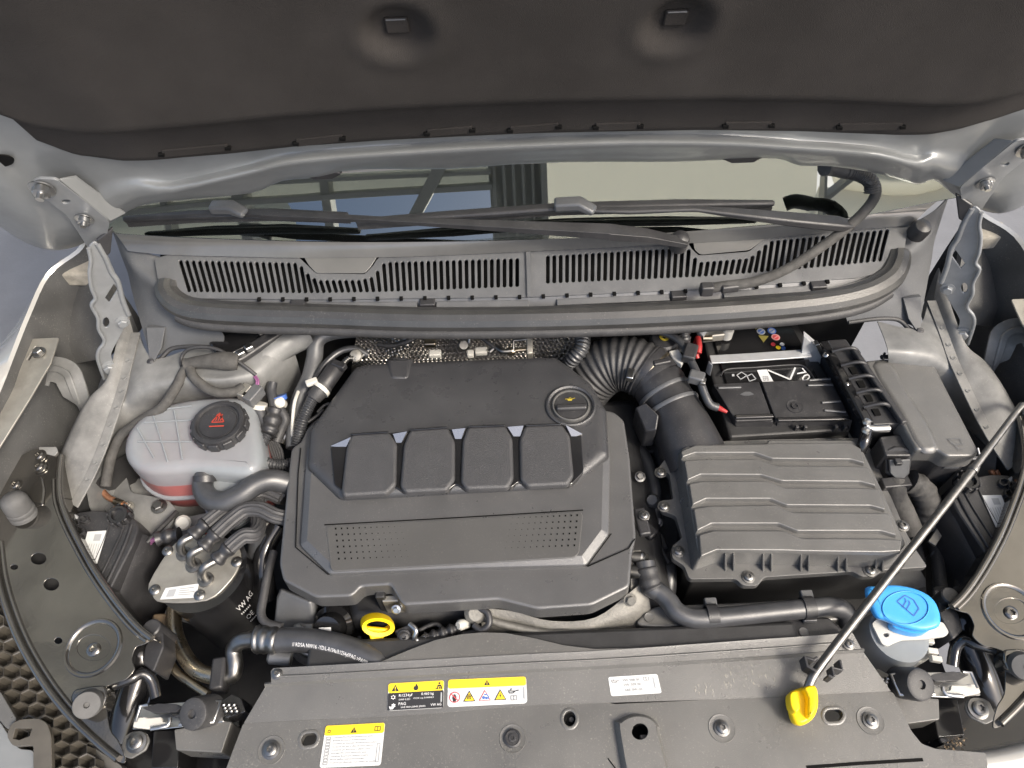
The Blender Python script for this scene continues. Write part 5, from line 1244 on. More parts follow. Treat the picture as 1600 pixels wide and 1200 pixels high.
for x in (1471, 1494): bar('lid_latch', [P(x, 714, -.012), P(x + 4, 726, -.05)], .004, .006, 'black_plastic', fb, bevel=.001)
bar('lid_latch', [P(1474, 728, -.035), P(1498, 728, -.035)], .006, .008, 'grey_plastic', fb, bevel=.001)
pmulti('moulded_mark', quadmap([(1478, 682), (1505, 682), (1510, 702), (1486, 704)], .0016), stroke([(.1, .2), (.8, .15), (.9, .6), (.3, .6), (.1, .2)], .06, 1.4) + stroke([(.4, .7), (.5, .95), (.9, .95)], .06, 1.4), 'grey_plastic', fb)
for x0, x1 in ((1376, 1404), (1416, 1440)):
    bar('hinge_tab', PL([(x0, 558), (x1, 557)], .002), .006, .006, 'black_plastic', fb, bevel=.001); bar('hinge_tab', PL([(x0 + 4, 562), (x0 + 6, 552)], .004), .004, .006, 'black_plastic', fb, bevel=.001)
    bar('hinge_tab', PL([(x1 - 4, 561), (x1 - 2, 551)], .004), .004, .006, 'black_plastic', fb, bevel=.001)
# cable duct with its clips
cdt = thing('cable_duct', 'black slatted cable duct between battery and fuse box', 'cable duct', P(1350, 600, -.03))
a = PL(rnd([(1291, 531), (1322, 529), (1412, 662), (1364, 664)], 3, 2), -.006); loft('duct', [inset(a, .0015), low(a, .0015), low(a, .07)], 'black_plastic', cdt, bevel=.001)
bar('side_rail', PL([(1286, 536, -.012), (1356, 664, -.012)], 0), .016, .016, 'gloss_black', cdt, bevel=.003)
bar('top_rail', PL([(1332, 545, .002), (1412, 662, .002)], 0), .010, .010, 'black_plastic', cdt, bevel=.002)
for k, (x, y) in enumerate(((1300, 549), (1314, 571), (1326, 592), (1338, 614), (1350, 636))):
    tube('clip_strap', PL([(x, y, -.001), (x + 22, y - 5, .008), (x + 36, y - 4, .008), (x + 42, y + 3, -.004)], 0), .0032, 'black_plastic', cdt, n=8, res=4)
    if 0 < k: 
        pm = PL([(x + 12, y + 3), (x + 22, y + 2), (x + 27, y + 12), (x + 18, y + 13)], -.0035); loft('window', [pm, low(pm, .004)], 'black_hole', cdt)
for x, y in ((1290, 555), (1322, 601)): bolt(P(x, y, -.006), .0045, cdt, 'bright_steel', (-.6, -.2, .7), 'pan')
tube('connector_pin', PL([(1352, 668, -.01), (1366, 670, -.01), (1388, 669, -.01)], 0), .007, 'bright_steel', cdt, n=10, res=2)
for x, y in ((1353, 661), (1352, 674)): lathe('stud', [(.006, 0), (.007, .003), (.005, .007), (0, .008)], P(x, y, -.004), 'bright_steel', cdt, n=12)
tube('black_lead', PL([(1355, 672, -.01), (1350, 690, -.015), (1344, 706, -.03)], 0), .009, 'gloss_black', cdt, n=12)
tube('clear_sleeve', PL([(1360, 672, -.02), (1356, 690, -.02), (1350, 706, -.03)], 0), .004, 'bright_steel', cdt, n=8)
# connector block in front of the fuse box
cb = thing('main_connector', 'black shield-shaped connector block in front of the fuse box', 'connector', P(1405, 720, -.06))
a = PL(rnd([(1374, 682), (1412, 678), (1428, 702), (1424, 712), (1384, 712), (1380, 700)], 3, 2), -.018); loft('body', [a, low(a, .10)], 'black_plastic', cb, bevel=.002)
a = [P(x, y, z) for x, y, z in ((1384, 712, -.022), (1388, 703, -.016), (1400, 698, -.014), (1415, 699, -.014), (1424, 704, -.016), (1424, 716, -.024), (1422, 740, -.05), (1412, 752, -.062), (1396, 752, -.062), (1384, 740, -.05))]
loft('shield', [a, [p + V((0, .008, -.008)) for p in a]], 'black_plastic', cb, bevel=.002)
a = [P(x, y, z) for x, y, z in ((1388, 718, -.022), (1420, 717, -.022), (1418, 738, -.044), (1410, 747, -.052), (1398, 747, -.052), (1389, 738, -.044))]
loft('shield_panel', [[p + V((0, -.003, .003)) for p in a], a], 'grey_plastic', cb, bevel=.001)
box('latch', P(1403, 722, -.018), .010, .010, .008, 'black_plastic', cb, bevel=.001)
tube('loom', PL([(1398, 750, -.06), (1400, 775, -.07), (1412, 800, -.085), (1425, 830, -.11)], 0), .017, 'cloth_tape', cb, n=14)
tube('loom', PL([(1420, 752, -.07), (1440, 765, -.08), (1450, 790, -.10), (1448, 820, -.13)], 0), .020, 'cloth_tape', cb, n=14, corr=(.014, .06))
box('collar', P(1398, 756, -.056), .045, .018, .016, 'black_plastic', cb, rz=.05, bevel=.002)
# clutter in the shade between air box and right headlight
rc = thing('right_harness', 'dark wiring and brackets between the air box and right headlight', 'wiring', P(1480, 830, -.14))
for pts, r_ in (([(1430, 800), (1450, 830), (1462, 860), (1470, 920)], .010), ([(1470, 780), (1490, 810), (1500, 850), (1498, 920)], .008), ([(1500, 790), (1510, 830), (1512, 900)], .006), ([(1415, 815), (1432, 850), (1440, 880)], .007), ([(1540, 820), (1530, 860), (1536, 920)], .006)):
    tube('cable', PL(pts, -.15), r_, 'rubber', rc, n=10)
a = PL([(1465, 776, -.11), (1482, 770, -.11), (1488, 788, -.11), (1470, 792, -.11)], 0); loft('plug', [a, low(a, .03)], 'grey_plastic', rc, bevel=.003)
bar('bracket', PL([(1455, 850, -.12), (1475, 820, -.115), (1490, 800, -.11)], 0), .012, .006, 'zinc', rc, bevel=.001)
a = PL([(1455, 860, -.14), (1500, 850, -.14), (1510, 930, -.2), (1460, 950, -.2)], 0); loft('bracket', [a, low(a, .03)], 'black_plastic', rc, bevel=.004)
tube('tie', PL([(1495, 770, -.06), (1530, 730, -.04), (1528, 700, -.03)], 0), .0012, 'print_white', rc, n=5)
for x in (1548, 1556): tube('brake_pipe', PL([(x, 735, -.07), (x + 6, 752, -.08), (x - 2, 775, -.09)], 0), .004, 'copper', rc, n=8)

gp = thing('gearbox_top', 'dark gearbox housing, hoses and plugs in the gap left of the air box', 'gearbox', P(1020, 800, -.2))
a = PL([(985, 660), (1060, 650), (1075, 760), (1070, 900), (1000, 930), (985, 860)], -.20); loft('housing', [inset(a, .01), low(a, .01), low(a, .12)], 'cast_alloy', gp, bevel=.006)
tube('hose', PL([(990, 690, -.12), (1010, 720, -.11), (1022, 760, -.11), (1024, 800, -.12), (1018, 840, -.13)], 0), .012, 'hose_rubber', gp, n=12)
tube('hose', PL([(1000, 660, -.14), (1025, 690, -.13), (1040, 740, -.13)], 0), .015, 'hose_rubber', gp, n=12)
tube('hose', PL([(1040, 870, -.14), (1045, 900, -.14), (1042, 940, -.16)], 0), .013, 'hose_rubber', gp, n=12)
for x, y, z in ((1008, 760, -.13), (1016, 700, -.13), (1030, 850, -.13), (1012, 830, -.10)): box('plug', P(x, y, z), .022, .03, .02, 'black_plastic', gp, rz=random.random(), bevel=.004)
lathe('sensor', [(.011, -.02), (.012, .004), (.008, .010), (0, .010)], P(1020, 783, -.10), 'grey_plastic', gp, (-.3, -.2, .9), 16)
for x, y in ((1000, 745), (1006, 806), (1028, 815)): bolt(P(x, y, -.09 if x < 1010 else -.12), .009, gp, 'steel', (0, -.3, 1), 'hex')
for pts in ([(995, 720), (1015, 735), (1020, 770), (1035, 800)], [(1000, 780), (1018, 800), (1025, 840), (1045, 880)], [(1030, 700), (1038, 730), (1050, 760)]): tube('cable', PL(pts, -.115), .004, 'rubber', gp, n=8)
# ================================================================== lock carrier cover
sc = thing('lock_carrier_cover', 'wide grey plastic cover across the front of the bay', 'cover', P(880, 1140, -.09))
z3 = -.075
ol = [(380, 1130), (640, 1117), (660, 1115), (672, 1106), (800, 1101), (826, 1100), (836, 1092), (935, 1087), (944, 1091), (952, 1098), (960, 1100), (1150, 1091), (1385, 1080), (1396, 1082), (1424, 1142), (1440, 1162), (1462, 1170), (1540, 1176), (1560, 1290), (310, 1290), (352, 1204)]
holes = [rnd([(474, 1147), (492, 1145), (496, 1152), (492, 1163), (474, 1166), (470, 1158)], 6, 3), ell(890, 1123, 9.5, 12, 18), rnd([(1292, 1109), (1312, 1108), (1318, 1116), (1312, 1127), (1292, 1128), (1287, 1118)], 7, 3), ell(1000, 1145, 13, 14, 18)]
plate('front_deck', PL(rnd(ol, 4, 2), z3), [PL(h_, z3) for h_ in holes], .004, 'slam_plastic', sc, bevel=.0008)
for h_, s in ((holes[0], 1), (holes[1], 1), (holes[2], 1)):
    r3 = PL(h_, z3); loft('hole_collar', [[p + V((0, 0, .0005)) for p in inset(r3, -.0045)], [p + V((0, 0, .0016)) for p in inset(r3, -.0025)], [p + V((0, 0, .0006)) for p in r3], low(r3, .012)], 'slam_plastic', sc, cap=(False, False), smooth=60)
# sloping second tier and rear ridge
xs = [382, 400, 440, 560, 700, 860, 1000, 1160, 1300, 1384]
def row(tab, z): return [P(x, y, z) for x, y in tab]
tA = P(826, 1102, -.0735); tC = P(826, 1051, -.0685); tn = V((1, 0, 0)).cross(tC - tA).normalized()
PT = lambda x, y, h=0: PP(x, y, tA + tn * h, tn)
r_a = [PT(*p) for p in ((381, 1130), (500, 1124), (660, 1116), (826, 1102), (950, 1098), (1160, 1091), (1300, 1084), (1392, 1080))]
r_b = [PT(*p) for p in ((396, 1098), (500, 1096), (660, 1088), (826, 1079), (950, 1073), (1160, 1062), (1300, 1052), (1382, 1050))]
r_c = [PT(*p) for p in ((414, 1074), (500, 1068), (660, 1060), (826, 1051), (950, 1045), (1160, 1033), (1300, 1023), (1350, 1020))]
r_d = [p + V((0, .003, .005)) for p in r_c]
mgrid('middle_tier', [spline(r_, 5) for r_ in (r_a, r_c, r_d)], 'slam_plastic', sc, thick=.003, smooth=30)
r_e = row([(424, 1069), (500, 1063), (660, 1055), (826, 1046), (950, 1040), (1160, 1028), (1300, 1018), (1346, 1014)], -.0635)
r_f = row([(423, 1049), (500, 1044), (660, 1035), (826, 1026), (950, 1020), (1160, 1005), (1300, 996), (1334, 992)], -.061)
r_g = row([(427, 1044), (500, 1040), (660, 1031), (826, 1022), (950, 1016), (1160, 1001), (1300, 991), (1330, 986)], -.060)
r_h = [p - V((0, -.004, .04)) for p in r_g]
mgrid('rear_ridge', [spline(r_, 5) for r_ in (r_e, r_f, r_g, r_h)], 'slam_plastic', sc, thick=.003, smooth=30)
hm = [(590, 1036), (640, 1015), (680, 1000), (720, 991), (752, 988), (790, 989), (830, 996), (880, 1008), (930, 1014), (1000, 1012), (1000, 1016), (826, 1024), (660, 1033)]
slab('rear_hump', hm, -.0625, .02, 'slam_plastic', sc, r=3)
for (x0, y0, x1, y1, z) in ((424, 1047, 1332, 990, -.0505),):
    pass
tube('ridge_line', row([(430, 1057), (500, 1054), (660, 1045), (826, 1036), (950, 1030), (1160, 1016), (1335, 1003)], -.0615), .0016, 'slam_plastic', sc, n=6)
# screws and clips
for x, y, r_, k in ((424, 1172, .0118, 'torx'), (801, 1154, .0115, 'clip'), (1128, 1138, .0105, 'torx'), (1360, 1126, .0105, 'torx')): 
    lathe('screw_seat', [(.018, 0), (.0175, .0008), (.0145, .0002), (0, .0002)], P(x, y, z3 + .0002), 'slam_plastic', sc, n=24)
    bolt(P(x, y, z3 + .001), r_, sc, 'black_plastic' if k == 'clip' else 'steel', kind=k, name='screw')
bolt(P(433, 1053, -.0615), .008, sc, 'steel', kind='torx', name='screw'); bolt(P(1326, 1007, -.0605), .008, sc, 'steel', kind='torx', name='screw')
# raised latch-release housing
lv = [(966, 1142), (970, 1126), (984, 1118), (1000, 1116), (1018, 1121), (1029, 1134), (1031, 1150), (1060, 1290), (1000, 1290)]
l3 = PL(sm(lv, 3), z3 + .012); lh = PL(ell(1000, 1143, 13, 13, 20), z3 + .012)
plate('lever_housing', inset(l3, .003), [lh], .003, 'slam_plastic', sc, bevel=.001)
loft('lever_skirt', [inset(l3, .003), low(l3, .004), low(inset(l3, -.003), .012)], 'slam_plastic', sc, cap=(False, False), smooth=50)
loft('lever_socket', [lh, low(lh, .03)], 'black_hole', sc, cap=(False, True))
box('lever_key', P(1006, 1155, z3 + .002), .010, .010, .008, 'black_plastic', sc, bevel=.001)
lathe('socket_peg', [(.007, 0), (.006, .02), (.003, .024), (0, .024)], P(892, 1130, z3 - .03), 'black_plastic', sc, n=14)
tube('groove', row([(950, 1185), (958, 1196), (970, 1210)], z3 + .0005), .0008, 'black_hole', sc, n=5)
bar('groove', row([(1260, 1199), (1340, 1193), (1442, 1187)], z3), .004, .001, 'black_hole', sc, bevel=0)
# light scuff marks on the middle tier
for k in range(46):
    if k < 34: x, y = 1140 + random.gauss(0, 1) * 6 + random.choice((0, 34, 62)), 1036 + random.random() * 40
    else: x, y = 1090 + random.choice((0, 14, 22)) + random.gauss(0, 3), 1066 + random.random() * 22
    L = random.uniform(2, 7); w_ = random.uniform(.5, 1.6); dx = L * random.uniform(-.1, .5)
    pts = [PT(x - w_, y, .0005), PT(x + w_ * .6, y - 1, .0005), PT(x + dx + w_ * .8, y + L, .0005), PT(x + dx - w_ * .5, y + L * .8, .0005)]
    sm_ = mk('scuff', pts, [(0, 1, 2, 3)], 'scuff_dust', sc)
# stickers
def sticker(nm, corners, z, ratio):
    M = quadmap(corners, z) if z is not None else quadmap([PT(x, y, .0006) for x, y in corners]); o = pgon(nm, M, rrect(0, 0, 1, 1, .045, .045 * ratio), 'label_white', sc, .0002); return M, o
# refrigerant sticker (yellow head, black body)
def tri(cx, cy, s, asp): return [(cx, cy - s), (cx + s * 1.0 / asp, cy + s * .8), (cx - s * 1.0 / asp, cy + s * .8)]
M, o = sticker('warning_label', [(607, 1068), (694, 1063), (693, 1106), (605, 1111)], None, 1.8)
pgon('yellow_band', M, rrect(0.004, 0.006, .996, .36, .04, .07), 'label_yellow', o, .0008); pgon('black_field', M, rrect(.004, .36, .996, .99, .02, .05), 'label_black', o, .0008)
A = 2.0
pmulti('warning_sign', M, [tri(.13, .20, .13, A)], 'label_black', o, .0012); pmulti('warning_mark', M, [rect(.122, .14, .138, .24), rect(.122, .26, .138, .285)], 'label_yellow', o, .0016)
pmulti('flame_sign', M, [[(.50, .06), (.535, .16), (.545, .24), (.52, .31), (.475, .31), (.455, .23), (.475, .15), (.485, .18)]], 'label_black', o, .0012)
pmulti('operator_sign', M, [[(.92 + .02 * math.cos(a), .10 + .04 * math.sin(a)) for a in [k * .785 for k in range(8)]], rect(.885, .16, .955, .22), rect(.875, .22, .895, .32), rect(.94, .22, .965, .32), rect(.91, .24, .93, .31), rect(.85, .28, .875, .31)], 'label_black', o, .0012)
def star(cx, cy, r_, asp): return [(cx + (r_ if k % 2 else r_ * .6) * math.cos(k * math.pi / 6) / asp, cy + (r_ if k % 2 else r_ * .6) * math.sin(k * math.pi / 6)) for k in range(12)]
pmulti('snow_sign', M, [star(.10, .52, .095, A), star(.11, .82, .085, A)], 'print_white', o, .0012); pmulti('snow_centre', M, [[(.10 + .025 * math.cos(k), .52 + .05 * math.sin(k)) for k in range(6)]], 'label_black', o, .0016)
pmulti('oil_sign', M, [[(.03, .84), (.09, .88), (.13, .86), (.10, .95), (.05, .95)]], 'print_white', o, .0014)
for s, u0, v0, u1, v1 in (('R1234yf', .20, .42, .44, .55), ('0.460 kg', .60, .41, .82, .53), ('GWP 0.501', .20, .59, .40, .65), ('CO2 eq 0.00023', .46, .57, .82, .64), ('PAG', .20, .72, .33, .82), ('SAE 820 J2842 J2845', .24, .87, .68, .94), ('VW AG', .77, .82, .96, .91)):
    text('lettering', s, M, u0, v0, u1, v1, 'print_white', o, .0014)
pmulti('side_code', M, [rect(.945, .44, .97, .78)], 'label_grey', o, .0012)
# pictogram sticker
M, o = sticker('warning_label', [(700, 1062), (822, 1057), (824, 1099), (699, 1105)], None, 2.6)
pgon('yellow_band', M, rrect(0.004, 0.006, .996, .34, .03, .08), 'label_yellow', o, .0008); A = 2.9
pmulti('warning_sign', M, [tri(.50, .18, .11, A)], 'label_black', o, .0012); pmulti('warning_mark', M, [rect(.496, .13, .504, .22), rect(.496, .235, .504, .255)], 'label_yellow', o, .0016)
cir = lambda cx, cy, r_, asp, n=24: [(cx + r_ * math.cos(2 * math.pi * k / n) / asp, cy + r_ * math.sin(2 * math.pi * k / n)) for k in range(n)]
pmulti('prohibition_ring', M, [cir(.09, .66, .20, A)], 'label_red', o, .0010); pmulti('ring_field', M, [cir(.09, .66, .165, A)], 'label_white', o, .0012)
pmulti('hand_sign', M, [[(.07, .82), (.06, .68), (.065, .58), (.075, .62), (.078, .54), (.088, .54), (.09, .60), (.096, .55), (.104, .57), (.106, .64), (.114, .62), (.112, .74), (.105, .82)]], 'label_black', o, .0014)
pmulti('prohibition_bar', M, stroke([(.045, .53), (.135, .79)], .035, A), 'label_red', o, .0017)
for cx, kind in ((.275, 'heat'), (.665, 'volt')):
    pmulti('hazard_edge', M, [tri(cx, .66, .22, A)], 'label_black', o, .0010); pmulti('hazard_field', M, [tri(cx, .67, .17, A)], 'label_yellow', o, .0012)
    if kind == 'heat': pmulti('heat_sign', M, sum([stroke([(cx + d, .76), (cx + d - .008, .69), (cx + d + .008, .63), (cx + d, .57)], .03, A) for d in (-.018, 0, .018)], []), 'label_black', o, .0014)
    else: pmulti('bolt_sign', M, [[(cx + .006, .54), (cx - .014, .69), (cx, .68), (cx - .006, .80), (cx + .014, .65), (cx + .002, .66)]], 'label_black', o, .0014)
pmulti('hazard_edge', M, [tri(.47, .66, .22, A)], 'label_red', o, .0010); pmulti('hazard_field', M, [tri(.47, .67, .18, A)], 'label_white', o, .0012)
pmulti('belt_sign', M, [cir(.455, .72, .06, A, 10), cir(.49, .74, .05, A, 10)] + stroke([(.46, .62), (.49, .60), (.515, .68), (.515, .78)], .04, A), 'label_blue', o, .0014)
pmulti('oil_sign', M, stroke([(.77, .50), (.78, .60), (.83, .60), (.85, .54), (.90, .50)], .03, A) + stroke([(.78, .52), (.85, .54)], .03, A) + stroke([(.80, .50), (.80, .45), (.82, .45)], .03, A), 'label_black', o, .0014)
pmulti('book_sign', M, stroke([(.80, .70), (.87, .70), (.87, .86), (.80, .86), (.80, .70)], .022, A) + stroke([(.835, .70), (.835, .86)], .022, A), 'print_grey', o, .0014)
pmulti('side_code', M, [rect(.955, .40, .975, .84)], 'label_grey', o, .0012)
# language sticker
M, o = sticker('warning_label', [(509, 1134), (602, 1129), (595, 1196), (499, 1200)], z3 + .0006, 1.4)
pgon('yellow_band', M, rrect(0.004, 0.006, .996, .25, .04, .05), 'label_yellow', o, .0008); A = 1.45
pmulti('warning_sign', M, [tri(.49, .15, .075, A)], 'label_black', o, .0012); pmulti('warning_mark', M, [rect(.486, .11, .494, .17), rect(.486, .18, .494, .195)], 'label_yellow', o, .0016)
pmulti('snow_sign', M, [star(.08, .15, .05, A)], 'label_black', o, .0012); pmulti('snow_centre', M, [cir(.08, .15, .022, A, 10)], 'label_yellow', o, .0015)
pmulti('book_sign', M, stroke([(.84, .09), (.93, .09), (.93, .19), (.84, .19), (.84, .09)], .015, A) + stroke([(.885, .09), (.885, .19)], .015, A), 'label_black', o, .0012)
for k, s in enumerate(('Contains fluorinated greenhouse gases', 'Enthält fluorierte Treibhausgase', 'Contiene gas fluorado de efecto invernadero', 'Contient des gaz à effet de serre fluorés', 'Contiene gas fluorurati a effetto serra', 'Içeriğinde sera Fluorolu gazı', 'Obsahuje fluorované skleníkové plyny', 'Bevat gefluoreerd broeikasgas', 'Contém gás fluorado com efeito de estufa')):
    v = .29 + k * .074; L = (.66, .55, .74, .68, .64, .58, .62, .56, .74)[k]
    text('lettering', s, M, .165, v, .165 + L, v + .042, 'print_grey', o, .0010)
    pmulti('language_mark', M, stroke([(.05, v), (.12, v), (.12, v + .05), (.05, v + .05), (.05, v)], .009, A), 'print_grey', o, .0010)
pmulti('side_code', M, stroke([(.91, .50), (.955, .50), (.955, .92), (.91, .92), (.91, .50)], .009, A), 'print_grey', o, .0010)
# oil specification sticker
M, o = sticker('oil_label', [(950, 1058), (1027, 1053), (1034, 1083), (955, 1088)], None, 2.0); A = 2.3
for s, u0, v0, u1, v1 in (('VW 508 00', .27, .16, .62, .30), ('VW 509 00', .28, .40, .63, .54), ('SAE 0W-20', .29, .67, .64, .81)): text('lettering', s, M, u0, v0, u1, v1, 'print_grey', o, .0010)
pmulti('oil_sign', M, stroke([(.05, .18), (.07, .32), (.14, .32), (.17, .24), (.22, .18)], .03, A) + stroke([(.05, .22), (.17, .24)], .03, A) + stroke([(.10, .22), (.10, .14)], .03, A), 'print_grey', o, .0010)
pmulti('book_sign', M, stroke([(.70, .13), (.81, .13), (.81, .30), (.70, .30), (.70, .13)], .022, A) + stroke([(.755, .13), (.755, .30)], .022, A), 'print_grey', o, .0010)
pmulti('side_code', M, [rect(.89, .16, .91, .74)], 'label_grey', o, .0010)

# ================================================================== prop rod
pr_ = thing('hood_prop_rod', 'long grey steel prop rod with yellow grip lying across the right front', 'prop rod', P(1262, 1080, -.05))
tube('rod', PL([(1262, 1078, -.048), (1266, 1066, -.044), (1275, 1050, -.040), (1310, 1003, -.034), (1400, 887, -.020), (1500, 760, .0), (1585, 648, .015), (1598, 632, .018)], 0), lambda f: .0060 if f < .76 else .0052, 'steel', pr_, n=14, res=6)
tube('rod_bend', PL([(1585, 648, .015), (1598, 634, .018), (1612, 632, .015), (1640, 650, .0)], 0), .0050, 'steel', pr_, n=12)
lathe('rod_collar', [(.0068, -.004), (.0075, -.003), (.0075, .003), (.0068, .004)], P(1521, 733, .004), 'steel', pr_, (.62, .7, .15), 16)
for f in ((1236, 1086, 1251, 1076, 1262, 1090, 1258, 1118, 1246, 1128, 1236, 1116),):
    pass
a = PL(sm([(1248, 1074), (1270, 1068), (1279, 1078), (1280, 1104), (1272, 1122), (1254, 1132), (1240, 1124), (1234, 1102), (1234, 1082)], 3), -.050)
gp = loft('grip', [inset(a, .005), low(inset(a, .001), .003), low(a, .008), low(inset(a, .002), .018)], 'grip_yellow', pr_, smooth=60)
a = PL(sm([(1256, 1073), (1272, 1069), (1279, 1080), (1279, 1104), (1270, 1120), (1262, 1116), (1262, 1090)], 3), -.038)
loft('grip_wall', [inset(a, .004), low(inset(a, .001), .002), low(a, .016)], 'grip_yellow', pr_, smooth=60)
a = PL(sm([(1233, 1084), (1242, 1078), (1249, 1090), (1251, 1108), (1244, 1114), (1235, 1104)], 3), -.038)
loft('grip_wall', [inset(a, .003), low(inset(a, .001), .002), low(a, .016)], 'grip_yellow', pr_, smooth=60)
rcp = thing('rod_clip', 'black plastic clip holding the prop rod on the front cover', 'clip', P(1282, 1045, -.05))
for pts in ([(1254, 1028), (1258, 1044), (1272, 1052)], [(1300, 1060), (1296, 1046), (1312, 1050), (1308, 1034)], [(1256, 1030), (1268, 1034), (1274, 1030)], [(1290, 1058), (1298, 1062)]):
    bar('clip_arm', PL(pts, -.042), .004, .022, 'black_plastic', rcp, bevel=.001)

# ================================================================== washer filler
wf = thing('washer_filler', 'white washer bottle neck with bright blue cap behind the right latch', 'washer bottle', P(1415, 990, -.1))
ol = [(1354, 917), (1374, 914), (1398, 912), (1428, 917), (1452, 928), (1466, 944), (1472, 967), (1466, 979), (1440, 984), (1408, 976), (1388, 968), (1372, 962), (1362, 946)]
c3 = PL(sm(ol, 3), -.040)
cp_ = loft('cap', [inset(c3, .012), low(inset(c3, .004), .0005), low(inset(c3, .001), .003), low(c3, .006), low(inset(c3, .002), .013)], 'cap_blue', wf, smooth=50)
a = PL(ell(1415, 950, 36, 26, 36), -.0390)
rgp = [p for p in a]
tube('moulded_ring', rgp + [rgp[0]], .0008, 'cap_blue', cp_, n=6, res=1)
M = quadmap([(1400, 928), (1440, 932), (1440, 965), (1400, 962)], -.0393)
pmulti('washer_symbol', M, stroke([(.05, .35), (.35, .02), (.7, .2), (.9, .6), (.7, .95), (.05, .35)], .035) + stroke([(.25, .6), (.4, .3), (.35, .15)], .035) + stroke([(.4, .7), (.55, .4), (.5, .25)], .035), 'label_blue', cp_, .0004)
a = PL(sm([(1395, 978), (1412, 986), (1434, 990), (1450, 986), (1452, 978), (1420, 960), (1396, 965)], 3), -.056); loft('cap_skirt', [a, low(a, .014)], 'cap_blue', wf, smooth=60)
pl_ = PL(rnd([(1362, 974), (1376, 962), (1474, 972), (1483, 988), (1478, 994), (1450, 998), (1408, 1000), (1386, 1010), (1378, 1006), (1370, 990)], 5, 3), -.072)
plate('collar_plate', pl_, [PL(ell(1385, 992, 4.5, 3.5, 12), -.072)], .005, 'white_plastic', wf, bevel=.001)
nc = P(1420, 990, -.078)
lathe('neck', [(.046, -.20), (.045, -.05), (.042, -.02), (.040, 0), (0, 0)], P(1405, 990, -.078), 'tank_plastic', wf, n=32)
a = PL([(1398, 1008, -.09), (1440, 1000, -.09), (1452, 1010, -.095), (1446, 1018, -.10), (1460, 1024, -.105), (1440, 1036, -.115), (1402, 1034, -.115), (1392, 1022, -.11)], 0); loft('neck_bracket', [a, low(a, .03)], 'white_plastic', wf, bevel=.002)
for x, y in ((1412, 1016), (1432, 1014)): box('window', P(x, y, -.089), .012, .012, .004, 'label_grey', wf, bevel=.001)
for x, y in ((1450, 1002), (1456, 1018), (1462, 1030)): box('bracket_tooth', P(x, y, -.095), .014, .008, .010, 'white_plastic', wf, rz=-.2, bevel=.001)

# ================================================================== radiator hose and duct
rd = thing('radiator_duct', 'black plastic duct with clipped coolant hose ahead of the air box', 'duct', P(1150, 980, -.09))
a = PL(rnd([(985, 996), (1000, 985), (1030, 979), (1250, 962), (1296, 964), (1318, 985), (1318, 1010), (985, 1020)], 5, 3), -.082); loft('duct', [inset(a, .003), low(a, .003), low(a, .08)], 'black_plastic', rd, bevel=.003)
a = PL(sm([(996, 975), (1008, 958), (1024, 948), (1060, 945), (1180, 940), (1300, 932), (1318, 945), (1318, 968), (1180, 972), (1040, 980)], 3), -.088); loft('back_plate', [inset(a, .002), low(a, .002), low(a, .03)], 'slam_plastic', rd, bevel=.002)
for x, y in ((1014, 965), (1256, 988)): lathe('round_mark', [(.007, 0), (.0068, .0010), (.0058, .0004), (0, .0004)], P(x, y, -.0865 if x < 1100 else -.0815), 'slam_plastic', rd, n=18)
tube('hose', PL([(1008, 878, -.05), (1012, 900, -.055), (1018, 918, -.06), (1030, 925, -.062), (1044, 938, -.064), (1058, 956, -.066), (1085, 966, -.068), (1130, 964, -.068), (1200, 957, -.068), (1270, 950, -.068), (1300, 948, -.07), (1320, 955, -.08), (1326, 975, -.10)], 0), .0140, 'hose_rubber', rd, n=18)
tube('hose_cuff', PL([(1010, 888, -.052), (1016, 912, -.058), (1020, 922, -.061)], 0), lambda f: .0155 + .001 * math.sin(f * 18), 'rubber', rd, n=16)
for x, y in ((1112, 962), (1262, 950)):
    lathe('hose_clip', [(.0142, -.008), (.0165, -.008), (.0165, .008), (.0142, .008)], P(x, y, -.068), 'black_plastic', rd, (1, .03, 0), 20, cap=(False, False))
    box('clip_tab', P(x - 2, y - 20, -.075), .018, .014, .010, 'grey_plastic', rd, bevel=.002); box('clip_foot', P(x + 2, y + 16, -.078), .020, .012, .008, 'grey_plastic', rd, bevel=.002)

